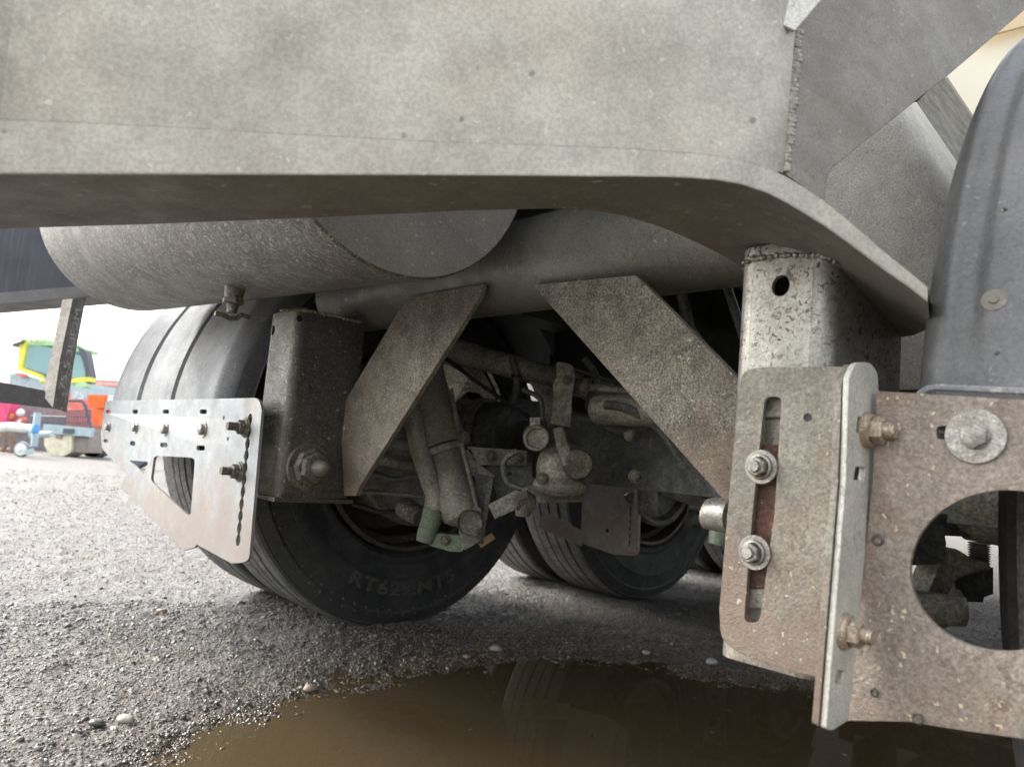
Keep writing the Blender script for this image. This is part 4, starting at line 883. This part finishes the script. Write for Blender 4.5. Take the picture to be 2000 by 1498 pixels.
plate_px('rear_pillar', M['y_dark'], H, fil([(150, 676), (168, 684, 8), (176, 728), (174, 748), (166, 748), (167, 725, 8), (158, 693, 6)]), YN, D - .02, t=.2)
plate_px('door_sill', M['y_yellow'], H, [(138, 740), (172, 736), (171, 745), (138, 748)], YN, D - .1, t=.3)
plate_px('body', M['y_galv'], H, [(18, 730), (34, 728), (78, 742), (168, 748), (170, 756), (150, 880), (18, 880)], YN, D, t=1.6)
plate_px('red_light', M['y_red'], H, fil([(30, 727, 3), (46, 729, 3), (52, 736, 3), (36, 734, 3)]), YN, D - .1, t=.1)
for x in (60, 73): 
    b = MB(); b.ball(PY(x, 664, D - .1), .055, 12); b.build('work_light', M['y_cream'], H)
b = MB(); b.ball(PY(83, 745, D - .15), .045, 12); b.build('beacon', M['y_yellow'], H)
# white roofed shed with red lines far behind
sh_ = PY(230, 850, 30)
H = thing('long_shed', 'long white shed with thin red stripes at the back of the yard', 'shed', (sh_.x, 30, 0))
plate_px('wall', M['y_white'], H, [(160, 740), (440, 752), (440, 830), (160, 830)], YN, 30, t=2)
for y in (741, 750): plate_px('stripe', M['y_lred'], H, [(178, y), (440, y + 10), (440, y + 14), (178, y + 4)], YN, 29.9, t=.05)
plate_px('dark_band', M['y_grey'], H, [(150, 764), (440, 776), (440, 790), (150, 780)], YN, 29.8, t=.05)
# orange seed bins / red machine
H = thing('orange_hopper', 'bright orange hopper with red side panels behind the wire basket', 'hopper', tuple(PZ(190, 880, 0)))
D = 12.5
plate_px('hopper', M['y_orange'], H, [(170, 771), (208, 771), (200, 797), (176, 797)], YN, D, t=.5)
plate_px('chute', M['y_orange'], H, [(183, 799), (193, 799), (190, 832), (185, 832)], YN, D, t=.2)
plate_px('red_panel', M['y_red'], H, [(128, 768), (168, 772), (176, 800), (232, 800), (232, 834), (120, 834), (124, 790)], YN, D + .55, t=.6)
plate_px('frame', M['y_taupe'], H, [(175, 832), (215, 832), (235, 892), (172, 892)], YN, D + .2, t=.3)
pbox('white_tag', 'y_white', 209, 772, 222, 785, D, .05, H)
txt = bpy.data.curves.new('number', 'FONT'); txt.body = '75'; txt.size = .16; txt.extrude = .005
to = bpy.data.objects.new('number', txt); col.objects.link(to); bpy.context.view_layer.update()
me = bpy.data.meshes.new_from_object(to.evaluated_get(bpy.context.evaluated_depsgraph_get())); bpy.data.objects.remove(to)
o0 = PY(141, 778, D - .2); b = MB(); b.add([o0 + Vector((v.co.x * 1.2, -v.co.z, v.co.y * 1.1)) for v in me.vertices], [tuple(p.vertices) for p in me.polygons]); b.build('number', M['y_white'], H)
pbox('number_board', 'y_galv', 138, 758, 172, 778, D - .1, .03, H)
# wire basket trailer in front of it
D = 10.6
H = thing('wire_basket', 'grey wire basket on a low frame in front of the red panels', 'basket', tuple(PZ(150, 893, 0)))
b = MB()
for i in range(26):
    x = 62 + i * 4.6; a = PY(x, 800 if x > 128 else 815, D); c_ = PY(x - 3, 837, D); b.tube([a, c_], .010, 5)
for y in (790, 800, 812, 824, 836):
    b.tube([PY(60 if y > 800 else 130, y, D), PY(172 + (y - 790) * .25, y + 3, D)], .008, 5)
b.tube([PY(128, 782, D), PY(160, 783, D), PY(166, 790, D), PY(178, 838, D)], .022, 8)
q = b.build('mesh_side', M['y_dark'], H)
pbox('tool_box', 'y_taupe', 142, 840, 176, 882, D, .4, H)
plate_px('white_tank', M['y_cream'], H, fil([(86, 846, 3), (141, 848, 3), (139, 884, 8), (118, 893, 18), (96, 888, 16), (86, 870, 10)]), YN, D - .05, t=.4)
pbox('tank_cap', 'y_taupe', 108, 849, 120, 856, D - .08, .03, H)
pbox('dark_opening', 'y_dark', 122, 838, 144, 846, D - .12, .03, H)
pbox('top_rail', 'y_galv', 82, 836, 178, 845, D - .1, .1, H)
b = MB(); 
for x in (100, 150, 190): c = PZ(x, 893, 0); b.cyl(Vector((c.x, D + .5, .16)), Vector((c.x, D + .7, .16)), .16, seg=16)
b.build('wheel', M['y_dark'], H)
# jockey wheel stand
D = 9.4
H = thing('jockey_stand', 'galvanised trailer jockey wheel with a blue clamp', 'jockey wheel', tuple(PZ(55, 896, 0)))
a = PY(74, 806, D); c_ = PY(66, 872, D); b = MB(); b.tube([a, c_], .04, 12); b.build('leg_tube', M['y_galv'], H)
b = MB(); b.ball(PY(70, 838, D), .06, 14, (.8, .9, 1.6)); b.build('blue_clamp', M['y_blue'], H)
w0 = PY(42, 884, D); b = MB(); b.lathe([(1e-4, 0), (.07, 0), (.095, .005), (.1, .03), (.095, .055), (1e-4, .06)], Vector((w0.x, D - .03, .1)), (0, 1, 0), 24); b.build('wheel', M['y_grey'], H)
b = MB(); b.lathe([(1e-4, -.012), (.02, -.012), (.03, -.003), (.074, -.003), (.078, .004)], Vector((w0.x, D - .03, .1)), (0, 1, 0), 24); b.build('wheel_disc', M['y_white'], H)
strap('fork', 'y_galv', [(48, 884), (64, 880)], 10, D - .06, .03, H)
# drawbar frame and junk left of it
H = thing('white_drawbar', 'whitish trailer drawbar lying low beside the jockey wheel', 'drawbar', tuple(PZ(20, 893, 0)))
px_tube('bar', 'y_white', [(-40, 838), (20, 834), (62, 838)], [9, 9, 8], 9.8, H, 10)
px_tube('bar', 'y_galv', [(60, 850), (100, 848)], [8, 6], 9.8, H, 10)
for i, x in enumerate((-20, 5, 22)): px_tube('prop', 'y_brown', [(x, 845), (x + 6, 868), (x - 4, 890)], [5, 4, 5], 10.2, H, 7)
px_tube('clutter_beam', 'y_brown', [(-40, 882), (40, 880), (60, 886)], [8, 7, 5], 10.4, H, 7)
H = thing('pink_panel_machine', 'grey machine with a pink slanted panel at the left edge of the view', 'machine', tuple(PZ(10, 880, 0)))
plate_px('pink_panel', M['y_pink'], H, [(-60, 780), (24, 784), (8, 828), (-60, 832)], YN, 11.4, t=.2)
plate_px('body', M['y_grey'], H, [(-60, 782), (70, 790), (72, 845), (66, 892), (-60, 890)], YN, 11.8, t=.8)
plate_px('warning_plate', M['y_red'], H, [(26, 822), (44, 814), (52, 818), (44, 828), (28, 828)], YN, 11.5, t=.03)
plate_px('warning_stripe', M['y_white'], H, [(34, 822), (40, 818), (38, 828), (32, 828)], YN, 11.45, t=.03)
b = MB(); b.ball(PY(20, 812, 11.5), .05); b.build('lamp', M['y_gold'], H)
b = MB(); b.ball(PY(40, 806, 11.5), .06); b.build('lamp', M['y_white'], H)
# yellow hub further along
D = 9.0; w0 = PY(262, 886, D); hz = max(.1, w0.z)
H = thing('yellow_hub_wheel', 'small wheel with a yellow hub seen under the far bracket', 'wheel', (w0.x, D, 0))
b = MB(); b.lathe([(.08, -.02), (hz * .95, -.03), (hz, 0), (hz, .1), (hz * .95, .12), (.08, .12)], Vector((w0.x, D, hz)), (0, 1, 0), 28); b.build('tyre', M['y_dark'], H)
b = MB(); b.lathe([(1e-4, -.05), (.045, -.05), (.06, -.02), (.1, -.02), (.105, .0)], Vector((w0.x, D, hz)), (0, 1, 0), 24); b.build('hub', M['y_gold'], H)
